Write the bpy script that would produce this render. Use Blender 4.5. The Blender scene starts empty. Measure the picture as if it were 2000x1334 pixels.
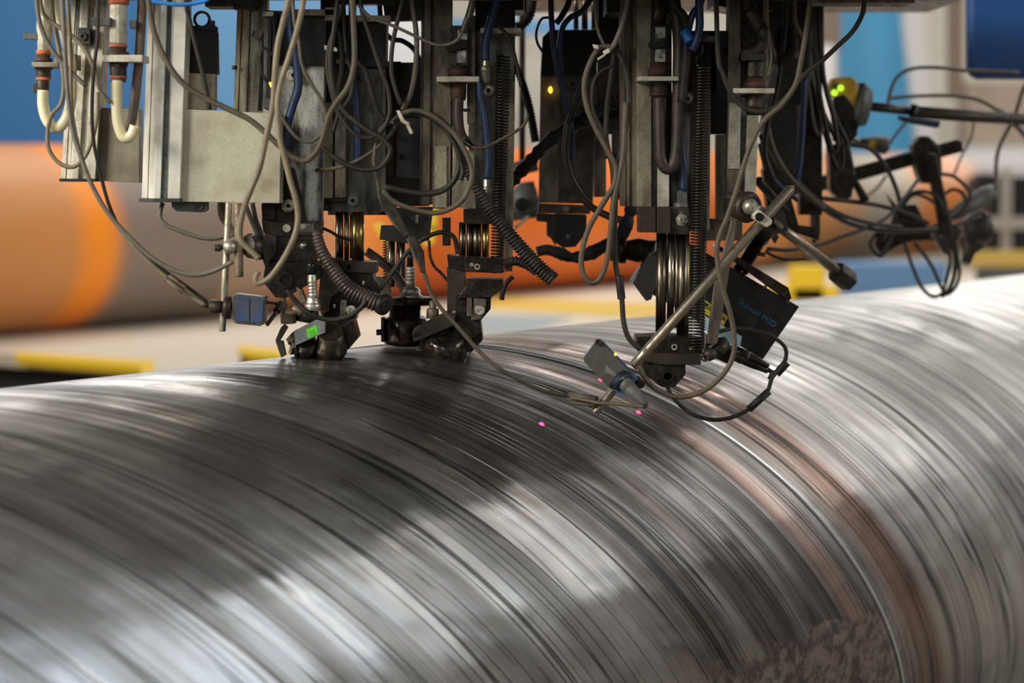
import bpy, math, random
from mathutils import Vector, Matrix
random.seed(7)
sc = bpy.context.scene
col = sc.collection
R = math.radians
FPX = 4000.0                       # focal length in pixels of a 2000 px wide frame
PITCH = R(4.92)
CAMZ = 2.6
# ------------------------------------------------------------------ camera
cam = bpy.data.cameras.new('camera'); co = bpy.data.objects.new('camera', cam); col.objects.link(co)
cam.sensor_width = 36; cam.lens = 36 * FPX / 2000
cam.clip_end = 200
co.location = (0, 0, CAMZ); co.rotation_euler = (R(90) - PITCH, 0, 0)
cam.dof.use_dof = True; cam.dof.focus_distance = 4.95; cam.dof.aperture_fstop = 1.9
sc.camera = co
# ------------------------------------------------------------------ world and light
w = bpy.data.worlds.new('hall_light'); sc.world = w; w.use_nodes = True
w.node_tree.nodes['Background'].inputs[0].default_value = (1.0, 0.95, 0.86, 1)
w.node_tree.nodes['Background'].inputs[1].default_value = 0.24
def area(name, loc, target, sx, sy, power, color=(1, 1, 1)):
    l = bpy.data.lights.new(name, 'AREA'); l.shape = 'RECTANGLE'; l.size = sx; l.size_y = sy
    l.energy = power; l.color = color
    o = bpy.data.objects.new(name, l); col.objects.link(o); o.location = loc
    o.rotation_euler = (Vector(target) - Vector(loc)).to_track_quat('-Z', 'Y').to_euler()
    return o
# windows high in the wall behind the camera and to the left, roof lights over the back hall, plus added fill lamps
area('window_and_fill_light', (-7, -1.5, 6.0), (-0.5, 5, 2.2), 3.2, 2.4, 860, (1, .95, .84))
area('window_and_fill_light', (-8, 2.6, 5.4), (-0.6, 4.8, 2.6), 2.4, 2.4, 520, (1, .97, .9))  # extra lamp added to whiten the left flanks of the profiles
area('window_and_fill_light', (-2.2, -6, 4.6), (0.0, 5, 2.0), 2.0, 1.4, 70, (.9, .95, 1))
for wy, wp, wc in ((5.6, 84, (.78, .88, 1)), (8.3, 88, (.90, .95, 1)), (10.9, 80, (1, .97, .93)), (13.6, 58, (1, .95, .88))):      # unseen tall windows to the right, placed for bright patches on the pipe
    area('unseen_side_light', (10.5, wy, 7.6), (-3, wy, 7.0), 2.1, 6.0, wp, wc)
area('unseen_side_light', (12, 0, 6.5), (2.5, 7, 1.8), 5.0, 3.0, 420, (1, .96, .9))  # unseen lamp added to brighten the right of the pipe
area('roof_and_fill_light', (-3, 20, 9.6), (-3, 20, 0), 9, 7, 700, (1, .96, .9))
area('roof_and_fill_light', (7, 24, 9.4), (7, 24, 0), 9, 6, 620, (1, .97, .93))
area('roof_and_fill_light', (4.5, 12, 9.0), (4.0, 9.0, 1), 5, 2.0, 420, (1, .97, .92))
area('roof_and_fill_light', (-2, 25, 11.0), (-3, 31, 3), 14, 3, 800, (1, .98, .95))  # added lamp aimed at the blue cladding to brighten it
area('roof_and_fill_light', (6, 36, 11.0), (6, 46, 3), 20, 3, 1350, (1, .97, .92))  # added lamp aimed at the back wall to brighten it
area('added_far_light', (-12, 46, 9.4), (0, 0, 2), 16, 2.2, 900, (1, .99, .96))  # lamp added above the view for bright streaks along the pipe's top
area('added_far_light', (16, 46, 9.4), (0, 0, 2), 16, 2.2, 1100, (1, .97, .93))  # second added lamp for those streaks, also rims the machines with light
sc.view_settings.view_transform = 'Standard'; sc.view_settings.look = 'None'
sc.view_settings.exposure = 0.0; sc.view_settings.gamma = 1.0; sc.view_settings.use_curve_mapping = False
sc.cycles.max_bounces = 6; sc.cycles.sample_clamp_indirect = 4
sc.cycles.caustics_reflective = False; sc.cycles.caustics_refractive = False

# ------------------------------------------------------------------ from the photograph's pixels to places in the hall
cp, sp = math.cos(PITCH), math.sin(PITCH)
def ray(px, py):
    x = (px - 1000) / FPX; y = -(py - 667) / FPX
    return Vector((x, cp + y * sp, -sp + y * cp))
def W(px, py, Y):
    d = ray(px, py); t = Y / d.y
    return Vector((d.x * t, Y, CAMZ + d.z * t))
def G(px, py, z):
    d = ray(px, py); t = (z - CAMZ) / d.z
    return Vector((d.x * t, d.y * t, z))
def S(Y): return Y / FPX           # metres per pixel at distance Y

# ------------------------------------------------------------------ materials
def nt(name):
    m = bpy.data.materials.new(name); m.use_nodes = True
    n = m.node_tree.nodes; l = m.node_tree.links
    return m, n, l, n['Principled BSDF']
def c4(c): return (c[0], c[1], c[2], 1)
def mixc(n, l, fac, a, b):
    x = n.new('ShaderNodeMix'); x.data_type = 'RGBA'
    for s, v in ((0, fac), (6, a), (7, b)):
        if hasattr(v, 'links'): l.new(v, x.inputs[s])
        elif isinstance(v, tuple): x.inputs[s].default_value = c4(v)
        else: x.inputs[s].default_value = v
    return x.outputs[2]
def noise(n, l, scale, detail=4, vec=None, rough=.55):
    t = n.new('ShaderNodeTexNoise'); t.inputs['Scale'].default_value = scale
    t.inputs['Detail'].default_value = detail; t.inputs['Roughness'].default_value = rough
    if vec is not None: l.new(vec, t.inputs['Vector'])
    return t.outputs['Fac']
def ramp(n, l, fac, lo, hi, a=0.0, b=1.0):
    r = n.new('ShaderNodeMapRange'); r.inputs[1].default_value = lo; r.inputs[2].default_value = hi
    r.inputs[3].default_value = a; r.inputs[4].default_value = b
    l.new(fac, r.inputs[0]); return r.outputs[0]
def M(name, c, rough=.5, metal=0.0, dirt=None, amt=.6, scale=18, speck=None, bump=0.0, stretch=(1, 1, 1), coat=0.0, lo=.42, hi=.62):
    m, n, l, p = nt(name)
    p.inputs['Roughness'].default_value = rough; p.inputs['Metallic'].default_value = metal
    p.inputs['Base Color'].default_value = c4(c)
    if max(c) < .03: p.inputs['Specular IOR Level'].default_value = .3
    if coat: p.inputs['Coat Weight'].default_value = coat
    if dirt or speck or bump:
        tc = n.new('ShaderNodeTexCoord'); mp = n.new('ShaderNodeMapping'); l.new(tc.outputs['Object'], mp.inputs[0])
        mp.inputs['Scale'].default_value = stretch; v = mp.outputs[0]
        out = tuple(c)
        if dirt:
            f = ramp(n, l, noise(n, l, scale, 6, v, .6), lo, hi, 0, amt)
            out = mixc(n, l, f, out, tuple(dirt))
            l.new(ramp(n, l, f, 0, 1, rough, min(1, rough + .3)), p.inputs['Roughness'])
        if speck:
            f2 = ramp(n, l, noise(n, l, 150, 3, tc.outputs['Object'], .6), .55, .68, 0, .75)
            out = mixc(n, l, f2, out, tuple(speck))
        if not isinstance(out, tuple): l.new(out, p.inputs['Base Color'])
        if bump:
            b = n.new('ShaderNodeBump'); b.inputs['Strength'].default_value = bump; b.inputs['Distance'].default_value = .003
            l.new(noise(n, l, 90, 4, v), b.inputs['Height']); l.new(b.outputs[0], p.inputs['Normal'])
    return m
def emit(name, c, s):
    m, n, l, p = nt(name); p.inputs['Base Color'].default_value = c4(c)
    p.inputs['Emission Color'].default_value = c4(c); p.inputs['Emission Strength'].default_value = s; return m
alu = M('dirty_aluminium', (.60, .57, .46), .42, .25, (.22, .18, .12), .55, 22, speck=(.30, .26, .19))
alu_br = M('bright_aluminium', (.80, .78, .68), .33, .25, (.45, .38, .27), .45, 14)
alu_dk = M('grimy_aluminium', (.20, .17, .12), .45, .35, (.06, .05, .035), .85, 26, speck=(.07, .06, .04), stretch=(1, 1, .35))
alu_md = M('stained_aluminium', (.36, .32, .23), .42, .35, (.12, .10, .07), .8, 24, speck=(.1, .09, .06), stretch=(1, 1, .4))
slotm = M('slot_strip_grey', (.13, .145, .14), .7, .1, (.04, .04, .04), .5, 60, speck=(.25, .25, .23))
paint = M('pale_green_grey_paint', (.50, .485, .365), .45, .15, (.20, .15, .085), .75, 7, speck=(.34, .30, .20), lo=.47, hi=.72)
paint_dk = M('stained_grey_plate', (.27, .245, .175), .55, .1, (.13, .10, .06), .6, 10)
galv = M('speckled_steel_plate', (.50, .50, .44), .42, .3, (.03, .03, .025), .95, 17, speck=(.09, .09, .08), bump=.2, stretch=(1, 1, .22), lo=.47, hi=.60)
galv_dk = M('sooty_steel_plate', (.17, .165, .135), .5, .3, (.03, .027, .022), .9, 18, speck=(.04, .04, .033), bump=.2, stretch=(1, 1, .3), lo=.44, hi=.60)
dgrey = M('dark_grey_plate', (.045, .045, .042), .5, .2, (.03, .03, .03), .6, 30)
grey = M('grey_painted_metal', (.11, .11, .105), .5, .2, (.06, .055, .05), .6, 30)
black = M('black_motor_housing', (.006, .006, .007), .45, .1, (.03, .027, .022), .5, 24)
bsteel = M('oily_black_steel', (.020, .016, .012), .32, .6, (.055, .045, .032), .6, 40, speck=(.008, .007, .006), bump=.3)
brsteel = M('brown_stained_steel', (.055, .042, .029), .4, .5, (.03, .025, .02), .8, 40, bump=.25)
tan = M('tan_stained_steel', (.22, .165, .11), .45, .4, (.08, .06, .04), .8, 40)
chrome = M('polished_steel_rod', (.42, .37, .29), .26, 1.0)
chrome_dk = M('oiled_steel_rod', (.17, .145, .11), .3, 1.0)
brass = M('brass_tinted_rod', (.38, .28, .10), .28, 1.0)
rodm = M('worn_steel_rod', (.30, .265, .205), .3, .9, (.16, .12, .08), .6, 60, stretch=(1, 1, 1))
silver = M('bright_knurled_metal', (.62, .60, .52), .3, .85, (.20, .17, .12), .6, 70, bump=.6)
boltm = M('zinc_bolt', (.50, .47, .38), .35, .7, (.14, .12, .09), .7, 60)
rust = M('rust_brown_fitting', (.10, .05, .032), .6, .3, (.05, .03, .02), .6, 50)
orange_ring = M('orange_seal', (.62, .16, .06), .6, 0, (.2, .07, .03), .5, 50)
rubber = M('black_rubber', (.009, .008, .007), .5, 0, (.05, .042, .03), .7, 30)
rubber_sh = M('shiny_black_rubber', (.012, .013, .015), .18)
cabl_br = M('dusty_brown_cable', (.06, .047, .03), .6, 0, (.135, .11, .07), .6, 35, lo=.4, hi=.7)
cabl_dk = M('grimy_dark_cable', (.022, .018, .013), .5, 0, (.06, .05, .035), .6, 30, lo=.45, hi=.75)
cabl_gr = M('grey_cable', (.14, .125, .10), .5, 0, (.09, .08, .06), .6, 30)
cabl_ol = M('olive_dusty_cable', (.20, .165, .10), .6, 0, (.14, .11, .07), .6, 30)
bluec = M('blue_hose_rubber', (.005, .028, .10), .4, 0, (.02, .03, .06), .6, 20)
bluebr = M('bright_blue_cable', (.02, .20, .62), .35)
springm = M('dark_spring_steel', (.06, .052, .042), .3, .85)
wrapm = M('blue_black_wrapping', (.012, .014, .019), .6, 0, (.07, .06, .05), .5, 25, bump=.8)
hosec, hn, hl, hp = nt('cream_translucent_hose')
hp.inputs['Base Color'].default_value = (.80, .72, .46, 1); hp.inputs['Roughness'].default_value = .3
hp.inputs['Subsurface Weight'].default_value = .35; hp.inputs['Subsurface Radius'].default_value = (.01, .008, .004)
hoseb = M('brown_rubber_hose', (.155, .105, .075), .5, 0, (.26, .20, .14), .5, 20)
hose_dk = M('dark_brown_hose', (.030, .020, .016), .4, 0, (.10, .07, .05), .5, 20)
green = M('green_sticker_paper', (.13, .75, .03), .6)
greentx = M('dark_green_print', (.02, .22, .01), .6)
yell = M('yellow_paint', (.80, .53, .01), .5)
yell_lab = M('yellow_label', (.52, .45, .03), .5)
lblue = M('pale_blue_label', (.40, .60, .74), .3)
txtblue = M('blue_print', (.012, .11, .19), .6)
sblue = M('blue_sensor_housing', (.03, .12, .25), .4, 0, (.12, .11, .1), .5, 60)
sface = M('grey_sensor_plate', (.055, .05, .044), .6, .1, (.09, .085, .075), .5, 50)
stxt = M('pale_etched_print', (.30, .29, .26), .6)
lensm = M('blue_lens_glass', (.06, .11, .24), .08, .3, (.10, .085, .07), .8, 45)
led_am = emit('amber_lamp', (1, .55, .02), 4.0)
led_gr = emit('green_lamp', (.45, 1, .03), 1.6)
sensor_y = M('ochre_sensor_plastic', (.60, .34, .02), .5, 0, (.25, .13, .02), .4, 20)
wallm = M('cream_wall', (.82, .78, .68), .8, 0, (.45, .38, .28), .5, .35)
bluew = M('blue_cladding', (.035, .17, .40), .6)
bluew2 = M('pale_blue_cladding', (.12, .31, .55), .6)
bluew3 = M('sky_blue_door_paint', (.09, .42, .74), .5)
bluebox = M('deep_blue_cabinet_paint', (.0, .05, .20), .55)
floorm = M('hall_floor_concrete', (.20, .18, .15), .7, 0, (.12, .1, .08), .6, 2)
platm = M('pale_platform_paint', (.62, .55, .45), .6, 0, (.55, .47, .38), .6, 1.5)
darkp = M('dark_pit', (.03, .028, .02), .8)
beigem = M('beige_post_paint', (.62, .54, .42), .6)
whitem = M('white_panel', (.85, .86, .86), .6)
brownm = M('brown_rack_metal', (.24, .18, .13), .6)
ceilm = M('dark_roof_sheet', (.17, .155, .145), .8)

# ------------------------------------------------------------------ mesh building
class MB:
    def __init__(s): s.v = []; s.f = []; s.sm = []
    def add(s, vs, fs, smooth=False):
        b = len(s.v); s.v += [Vector(v) for v in vs]; s.f += [tuple(b + i for i in f) for f in fs]; s.sm += [smooth] * len(fs)
    def loft(s, rings, closed=True, cap=True, smooth=False):
        b = len(s.v); n = len(rings[0])
        for r in rings: s.v += [Vector(v) for v in r]
        for i in range(len(rings) - 1):
            for j in range(n if closed else n - 1):
                a = b + i * n + j; c = b + i * n + (j + 1) % n
                s.f.append((a, c, c + n, a + n)); s.sm.append(smooth)
        if cap:
            s.f.append(tuple(b + j for j in reversed(range(n)))); s.sm.append(False)
            e = b + (len(rings) - 1) * n
            s.f.append(tuple(e + j for j in range(n))); s.sm.append(False)
    def prism(s, poly, Y, t):                      # outline at distance Y, carried t metres back
        A = [W(x, y, Y) for x, y in poly]
        s.loft([A, [p + Vector((0, t, 0)) for p in A]])
    def box(s, x0, y0, x1, y1, Y, t): s.prism([(x0, y0), (x1, y0), (x1, y1), (x0, y1)], Y, t)
    def column(s, sec, top, bot, Y):               # extruded profile, section in pixels (across, back)
        k = S(Y)
        s.loft([[W(top[0], top[1], Y) + Vector((dx * k, dy * k, 0)) for dx, dy in sec],
                [W(bot[0], bot[1], Y) + Vector((dx * k, dy * k, 0)) for dx, dy in sec]])
    def cyl(s, A, B, r, r2=None, seg=20, smooth=True):
        A = Vector(A); B = Vector(B); d = (B - A).normalized(); u = d.orthogonal().normalized(); v = d.cross(u)
        r2 = r if r2 is None else r2
        cs = [(math.cos(2 * math.pi * i / seg), math.sin(2 * math.pi * i / seg)) for i in range(seg)]
        s.loft([[A + r * (u * c + v * q) for c, q in cs], [B + r2 * (u * c + v * q) for c, q in cs]], smooth=smooth)
    def lathe(s, A, B, prof, seg=20):              # prof: (t along A-B 0..1, radius in metres)
        A = Vector(A); B = Vector(B); d = (B - A).normalized(); u = d.orthogonal().normalized(); v = d.cross(u)
        cs = [(math.cos(2 * math.pi * i / seg), math.sin(2 * math.pi * i / seg)) for i in range(seg)]
        s.loft([[A.lerp(B, t) + r * (u * c + v * q) for c, q in cs] for t, r in prof], smooth=True)
    def pcyl(s, a, b, rp, rp2=None, seg=20):
        s.cyl(W(*a), W(*b), rp * S(a[2]), None if rp2 is None else rp2 * S(b[2]), seg)
    def plathe(s, a, b, prof, seg=20): s.lathe(W(*a), W(*b), [(t, r * S(a[2])) for t, r in prof], seg)
    def disc(s, x, y, Y, rp, t, seg=20):           # round face towards the camera
        c = W(x, y, Y); s.cyl(c, c + Vector((0, t, 0)), rp * S(Y), seg=seg, smooth=False)
    def ring(s, x, y, Y, ro, ri, t, seg=24):
        c = W(x, y, Y); k = S(Y); rs = []
        for rr, yy in ((ri, 0), (ro, 0), (ro, t), (ri, t), (ri, 0)):
            rs.append([c + Vector((rr * k * math.cos(2 * math.pi * i / seg), yy, rr * k * math.sin(2 * math.pi * i / seg))) for i in range(seg)])
        s.loft(rs, cap=False)
    def hexa(s, x, y, Y, rp, t): s.disc(x, y, Y, rp, t, seg=6)
    def ball(s, c, r, seg=16):
        c = Vector(c)
        s.loft([[c + Vector((r * math.sin(a) * math.cos(2 * math.pi * i / seg), r * math.sin(a) * math.sin(2 * math.pi * i / seg), r * math.cos(a))) for i in range(seg)]
                for a in [math.pi * (j + .02) / 8.04 for j in range(9)]], smooth=True)
    def tube(s, pts, r, seg=8, radf=None):
        T = []
        for i in range(len(pts)):
            T.append((pts[min(i + 1, len(pts) - 1)] - pts[max(i - 1, 0)]).normalized())
        u = T[0].orthogonal().normalized(); rings = []
        for i, p in enumerate(pts):
            u = (u - T[i] * u.dot(T[i])).normalized(); v = T[i].cross(u)
            rr = r if radf is None else radf(i, len(pts))
            rings.append([p + rr * (u * math.cos(2 * math.pi * j / seg) + v * math.sin(2 * math.pi * j / seg)) for j in range(seg)])
        s.loft(rings, smooth=True)
    def build(s, name, mat, parent=None, bevel=0.0, kind=None):
        o0 = (Vector(parent['_o']) if parent is not None else None)
        if o0 is None: 
            z = min(v.z for v in s.v); xs = [v.x for v in s.v]; ys = [v.y for v in s.v]
            o0 = Vector(((min(xs) + max(xs)) / 2, (min(ys) + max(ys)) / 2, z)); own = o0
        else: own = Vector((0, 0, 0))
        me = bpy.data.meshes.new(name); me.from_pydata([v - o0 for v in s.v], [], s.f)
        me.polygons.foreach_set('use_smooth', s.sm); me.materials.append(mat); me.update()
        import bmesh
        bm = bmesh.new(); bm.from_mesh(me); bmesh.ops.recalc_face_normals(bm, faces=bm.faces); bm.to_mesh(me); bm.free()
        o = bpy.data.objects.new(name, me); col.objects.link(o); o.location = own
        if parent is not None: o.parent = parent
        o['_o'] = tuple(o0)
        if bevel:
            b = o.modifiers.new('bevel', 'BEVEL'); b.width = bevel; b.segments = 2; b.limit_method = 'ANGLE'; b.angle_limit = R(40)
        if kind: o['kind'] = kind
        return o
def tag(o, label, cat, group=None):
    o['label'] = label; o['category'] = cat
    if group: o['group'] = group
    return o
def thing(name, label, cat, at, group=None):
    o = bpy.data.objects.new(name, None); col.objects.link(o); o.location = at; o['_o'] = tuple(at)
    o.empty_display_size = .05
    return tag(o, label, cat, group)
BV = .0012
def part(parent, name, mat, shapes, bevel=BV, label=None):
    ms = []
    for q in shapes:
        k, a = q[0], q[1:]; m = MB()
        {'b': m.box, 'p': m.prism, 'c': m.pcyl, 'd': m.disc, 'h': m.hexa, 'k': m.column, 'r': m.ring, 'l': m.plathe}[k](*a)
        lo = [min(v[i] for v in m.v) - .002 for i in range(3)]; hi = [max(v[i] for v in m.v) + .002 for i in range(3)]
        ms.append([m, lo, hi])
    i = 0
    while parent is not None and i < len(ms):      # pieces that touch become one mesh, pieces apart stay apart
        j = i + 1; hit = False
        while j < len(ms):
            if all(ms[i][1][c] <= ms[j][2][c] and ms[j][1][c] <= ms[i][2][c] for c in range(3)):
                ms[i][0].add(ms[j][0].v, ms[j][0].f); nn = len(ms[j][0].f); ms[i][0].sm[-nn:] = ms[j][0].sm
                ms[i][1] = [min(p, q) for p, q in zip(ms[i][1], ms[j][1])]; ms[i][2] = [max(p, q) for p, q in zip(ms[i][2], ms[j][2])]
                ms.pop(j); hit = True
            else: j += 1
        if not hit: i += 1
    if parent is None:
        for q in ms[1:]:
            ms[0][0].add(q[0].v, q[0].f); ms[0][0].sm[-len(q[0].f):] = q[0].sm
        ms = ms[:1]
    o = None
    for q in ms:
        p_ = q[0].build(name, mat, parent, bevel)
        if label: p_['label'] = label
        o = o or p_
    return o
def bolt(parent, x, y, Y, r, mat=None, sub=True):
    o = part(parent, 'hex_bolt', mat or boltm, [('d', x, y, Y - .004, r * 1.08, .006), ('h', x, y, Y - .014, r, .012)], .0008)
    part(o, 'stud', mat or boltm, [('r', x, y, Y - .022, r * .58, r * .36, .010)], .0004)
    part(o, 'bore', black, [('d', x, y, Y - .0150, r * .38, .001)], 0)
    return o
def catmull(P, n=7):
    P = [P[0] * 2 - P[1]] + P + [P[-1] * 2 - P[-2]]; out = []
    for i in range(1, len(P) - 2):
        a, b, c, d = P[i - 1:i + 3]
        for j in range(n):
            t = j / n
            out.append(.5 * ((2 * b) + (c - a) * t + (2 * a - 5 * b + 4 * c - d) * t * t + (3 * b - a - 3 * c + d) * t ** 3))
    out.append(P[-2]); return out
def path(pts, Y, n=7):                             # pts: (px, py) or (px, py, Y)
    return catmull([W(p[0], p[1], p[2] if len(p) > 2 else Y) for p in pts], n)
def cable(label, pts, Y, r, mat=None, name='cable', cat='cable', parent=None):
    m = MB(); m.tube(path(pts, Y), r * S(Y), 8)
    o = m.build(name, mat or cabl_dk, parent)
    if parent is None: tag(o, label, cat)
    return o
def resample(P, step):
    out = [P[0]]; acc = 0
    for i in range(1, len(P)):
        seg = (P[i] - P[i - 1]).length
        while acc + seg >= step:
            t = (step - acc) / seg; q = P[i - 1].lerp(P[i], t); out.append(q); seg -= (step - acc); acc = 0
            P[i - 1] = q
        acc += seg
    return out
def corrugated(label, pts, Y, r0, r1, pitch=6.5, mat=None, name='corrugated_hose', depth=.14, parent=None):
    m = MB(); P = resample(path(pts, Y, 12), pitch * S(Y) / 6)
    m.tube(P, 0, 14, lambda i, n: S(Y) * (r0 + (r1 - r0) * i / n) * (1 + (depth if i % 6 in (0, 1) else (-depth * .6 if i % 6 in (3, 4) else 0))))
    o = m.build(name, mat or rubber, parent)
    if parent is None: tag(o, label, 'hose')
    return o
def spring(m, A, B, r, wire, turns, seg=12):
    d = (B - A).normalized(); u = d.orthogonal().normalized(); v = d.cross(u); P = []
    n = int(turns * seg)
    for i in range(n + 1):
        a = 2 * math.pi * i / seg; P.append(A.lerp(B, i / n) + r * (u * math.cos(a) + v * math.sin(a)))
    m.tube(P, wire, 5)
def text_on(parent, body, name, mat, px, py, Y, size_px, ang=0.0, align='CENTER', thick=.0004, lift=.0006):
    c = bpy.data.curves.new(name, 'FONT'); c.body = body; c.size = size_px * S(Y); c.extrude = thick
    c.align_x = align; c.align_y = 'CENTER'; c.materials.append(mat)
    o = bpy.data.objects.new(name, c); col.objects.link(o)
    bpy.context.view_layer.update(); me = bpy.data.meshes.new_from_object(o); bpy.data.objects.remove(o)
    me.name = name; o = bpy.data.objects.new(name, me); col.objects.link(o); o.parent = parent
    o.location = W(px, py, Y) - Vector((0, lift, 0)) - Vector(parent['_o'])
    o.rotation_euler = (Matrix.Rotation(R(ang), 4, 'Y') @ Matrix.Rotation(R(90), 4, 'X')).to_euler()
    o['_o'] = (0, 0, 0)
    return o

# ================================================================== setting
def struct(m, name, mat): 
    o = m.build(name, mat); o['kind'] = 'structure'; return o
m = MB(); m.add([(-30, -14, 0), (45, -14, 0), (45, 60, 0), (-30, 60, 0), (-30, -14, -.3), (45, -14, -.3), (45, 60, -.3), (-30, 60, -.3)],
    [(0, 1, 2, 3), (4, 7, 6, 5), (0, 4, 5, 1), (1, 5, 6, 2), (2, 6, 7, 3), (3, 7, 4, 0)]); struct(m, 'floor', floorm)
def wbox(m, x0, y0, z0, x1, y1, z1):
    m.add([(x0, y0, z0), (x1, y0, z0), (x1, y1, z0), (x0, y1, z0), (x0, y0, z1), (x1, y0, z1), (x1, y1, z1), (x0, y1, z1)],
          [(0, 3, 2, 1), (4, 5, 6, 7), (0, 1, 5, 4), (1, 2, 6, 5), (2, 3, 7, 6), (3, 0, 4, 7)])
m = MB(); wbox(m, -30, 48, 0, 45, 48.3, 12); struct(m, 'wall_back', wallm)
m = MB(); wbox(m, -30, -3, 11.6, 45, 60, 11.9); struct(m, 'ceiling', ceilm)

# ------------------------------------------------------------------ rear hall
o = part(None, 'wall_cladding', bluew, [('b', -420, -160, 262, 420, 30, .3)], 0); tag(o, 'deep blue wall panel behind the far orange ended pipe, at left edge', 'panel')
o = part(None, 'wall_cladding', bluew2, [('b', 262, -110, 742, 430, 30.4, .3)], 0); tag(o, 'paler blue wall panel seen between the aluminium actuators', 'panel')
o = part(None, 'wall_rail', bluew2, [('b', 742, 38, 1200, 66, 42, .3)], 0); tag(o, 'thin blue rail high on the pale wall in the middle gap', 'rail')
o = part(None, 'wall_panel', whitem, [('b', 742, -200, 830, 200, 40, .2)], 0); tag(o, 'white panel glimpsed in the gap beside the black motor box', 'panel')
t = thing('hall_door', 'sky blue door leaf between pale posts at right', 'door', W(1710, 420, 36))
part(t, 'door_leaf', bluew3, [('p', [(1636, -300), (1752, -300), (1762, 60), (1792, 200), (1806, 360), (1636, 360)], 36, .15)], 0)
part(t, 'door_frame', beigem, [('b', 1560, -300, 1636, 360, 36, .3)], 0)
o = part(None, 'leaning_post', whitem, [('p', [(1750, -300), (1800, -300), (1812, 60), (1832, 330), (1800, 330), (1770, 60)], 35, .4)], 0); tag(o, 'pale leaning post at the right edge of the blue door', 'post')
o = part(None, 'rack_post', brownm, [('b', 1856, -200, 1882, 190, 34, .3)], 0); tag(o, 'brown upright of a storage rack behind the blue cabinet', 'post')
o = part(None, 'storage_post', brownm, [('b', 1606, -200, 1642, 95, 34, .3)], 0); tag(o, 'brown upright post left of the sky blue door', 'post')
o = part(None, 'storage_post', whitem, [('b', 1594, 88, 1630, 300, 33.4, .3)], 0); tag(o, 'white upright panel behind the ochre sensor', 'post')
o = part(None, 'wall_shelf', M('dusty_shelf_goods', (.42, .33, .25), .8, 0, (.25, .2, .15), .6, 1), [('b', 1890, 160, 2120, 282, 42, 1)], 0); tag(o, 'dusty brown goods on a shelf below the blue cabinet', 'shelf')
o = part(None, 'white_bench', whitem, [('b', 1868, 288, 2120, 345, 41, 1)], 0); tag(o, 'white bench top blurred at the right edge', 'bench')
t = thing('machine_stand', 'dark far machine with grey posts at the right edge', 'machine', W(1960, 500, 24))
part(t, 'housing', black, [('p', [(1905, 352), (1925, 338), (1950, 342), (1968, 380), (1968, 490), (1930, 490), (1935, 400), (1905, 380)], 24, .5), ('b', 1978, 345, 2060, 490, 24, .5)], 0)
part(t, 'post', M('grey_machine_post', (.33, .31, .28), .6), [('b', 1958, 330, 1976, 500, 23.8, .1), ('b', 1925, 424, 2100, 448, 23.7, .1)], 0)
# rear pipe, parallel to the near one
AX = Vector((.5876, .8092, 0)).normalized()
B0 = Vector((-4.35, 17.41, 1.98))
def tb(px, back=.0):
    x = (px - 1000) / FPX; return (x * 17.4 + 4.35) / (.5876 - x * .8062) + back
def pipe_axes(axis):
    u = Vector((axis.y, -axis.x, 0)); return u, Vector((0, 0, 1))     # u: towards the camera side
def pipe_mesh(P0, s0, s1, r, seg, ns, thick):
    m = MB(); u, v = pipe_axes(AX); rings = []
    ss = [s0 + (s1 - s0) * i / ns for i in range(ns + 1)]
    cyc = [(r, s) for s in ss] + [(r - thick, s) for s in reversed(ss)] + [(r, ss[0])]
    for rr, s in cyc: rings.append([P0 + AX * s + rr * (v * math.cos(2 * math.pi * j / seg) + u * math.sin(2 * math.pi * j / seg)) for j in range(seg)])
    m.loft(rings, cap=False, smooth=True); return m
def axis_object(m, name, mat, P0):
    # object frame: X along the pipe, Z up, origin on the axis
    rot = Matrix((AX, Vector((-AX.y, AX.x, 0)), Vector((0, 0, 1)))).transposed().to_4x4()
    me = bpy.data.meshes.new(name); inv = rot.inverted()
    me.from_pydata([inv @ (v - P0) for v in m.v], [], m.f); me.polygons.foreach_set('use_smooth', m.sm); me.materials.append(mat)
    o = bpy.data.objects.new(name, me); col.objects.link(o); o.matrix_world = Matrix.Translation(P0) @ rot
    o['_o'] = tuple(P0); return o
pm, n, l, p = nt('far_pipe_paint')
tc = n.new('ShaderNodeTexCoord'); sx = n.new('ShaderNodeSeparateXYZ'); l.new(tc.outputs['Object'], sx.inputs[0])
cr = n.new('ShaderNodeValToRGB'); TA, TB = -4.0, 22.0
l.new(ramp(n, l, sx.outputs[0], TA, TB), cr.inputs[0])
gb, og, og2, yl = (.22, .17, .14), (.78, .175, .003), (.58, .105, .002), (.85, .55, .20)
st = [(-4, (.50, .22, .08)), (tb(20), (.58, .24, .07)), (tb(55), (.92, .27, .005)), (tb(95), (.92, .27, .005)), (tb(128), gb), (tb(330), gb), (tb(352), (.42, .26, .14)), (tb(372), (.34, .25, .2)), (tb(500), (.55, .26, .14)),
      (tb(600), (.9, .3, .05)), (tb(700), og2), (tb(1040), og), (tb(1280), og2), (tb(1420), (.7, .28, .06)), (tb(1560), (.55, .28, .12)), (tb(1620), (.42, .38, .33)), (tb(1690), (.62, .5, .36)), (tb(1712), (.95, .33, .06)), (tb(1820), (.95, .30, .05)), (tb(1850), gb)]
els = cr.color_ramp.elements
while len(els) < len(st): els.new(.5)
for e, (t_, c_) in zip(els, sorted(st, key=lambda q: q[0])): e.position = min(1, max(0, (t_ - TA) / (TB - TA))); e.color = c4(c_)
l.new(cr.outputs[0], p.inputs['Base Color']); p.inputs['Roughness'].default_value = .45
o = axis_object(pipe_mesh(B0, -9, 23, .8, 96, 60, .02), 'steel_pipe', pm, B0)
tag(o, 'far steel pipe with orange painted bands lying on the pale platform', 'pipe')
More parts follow.
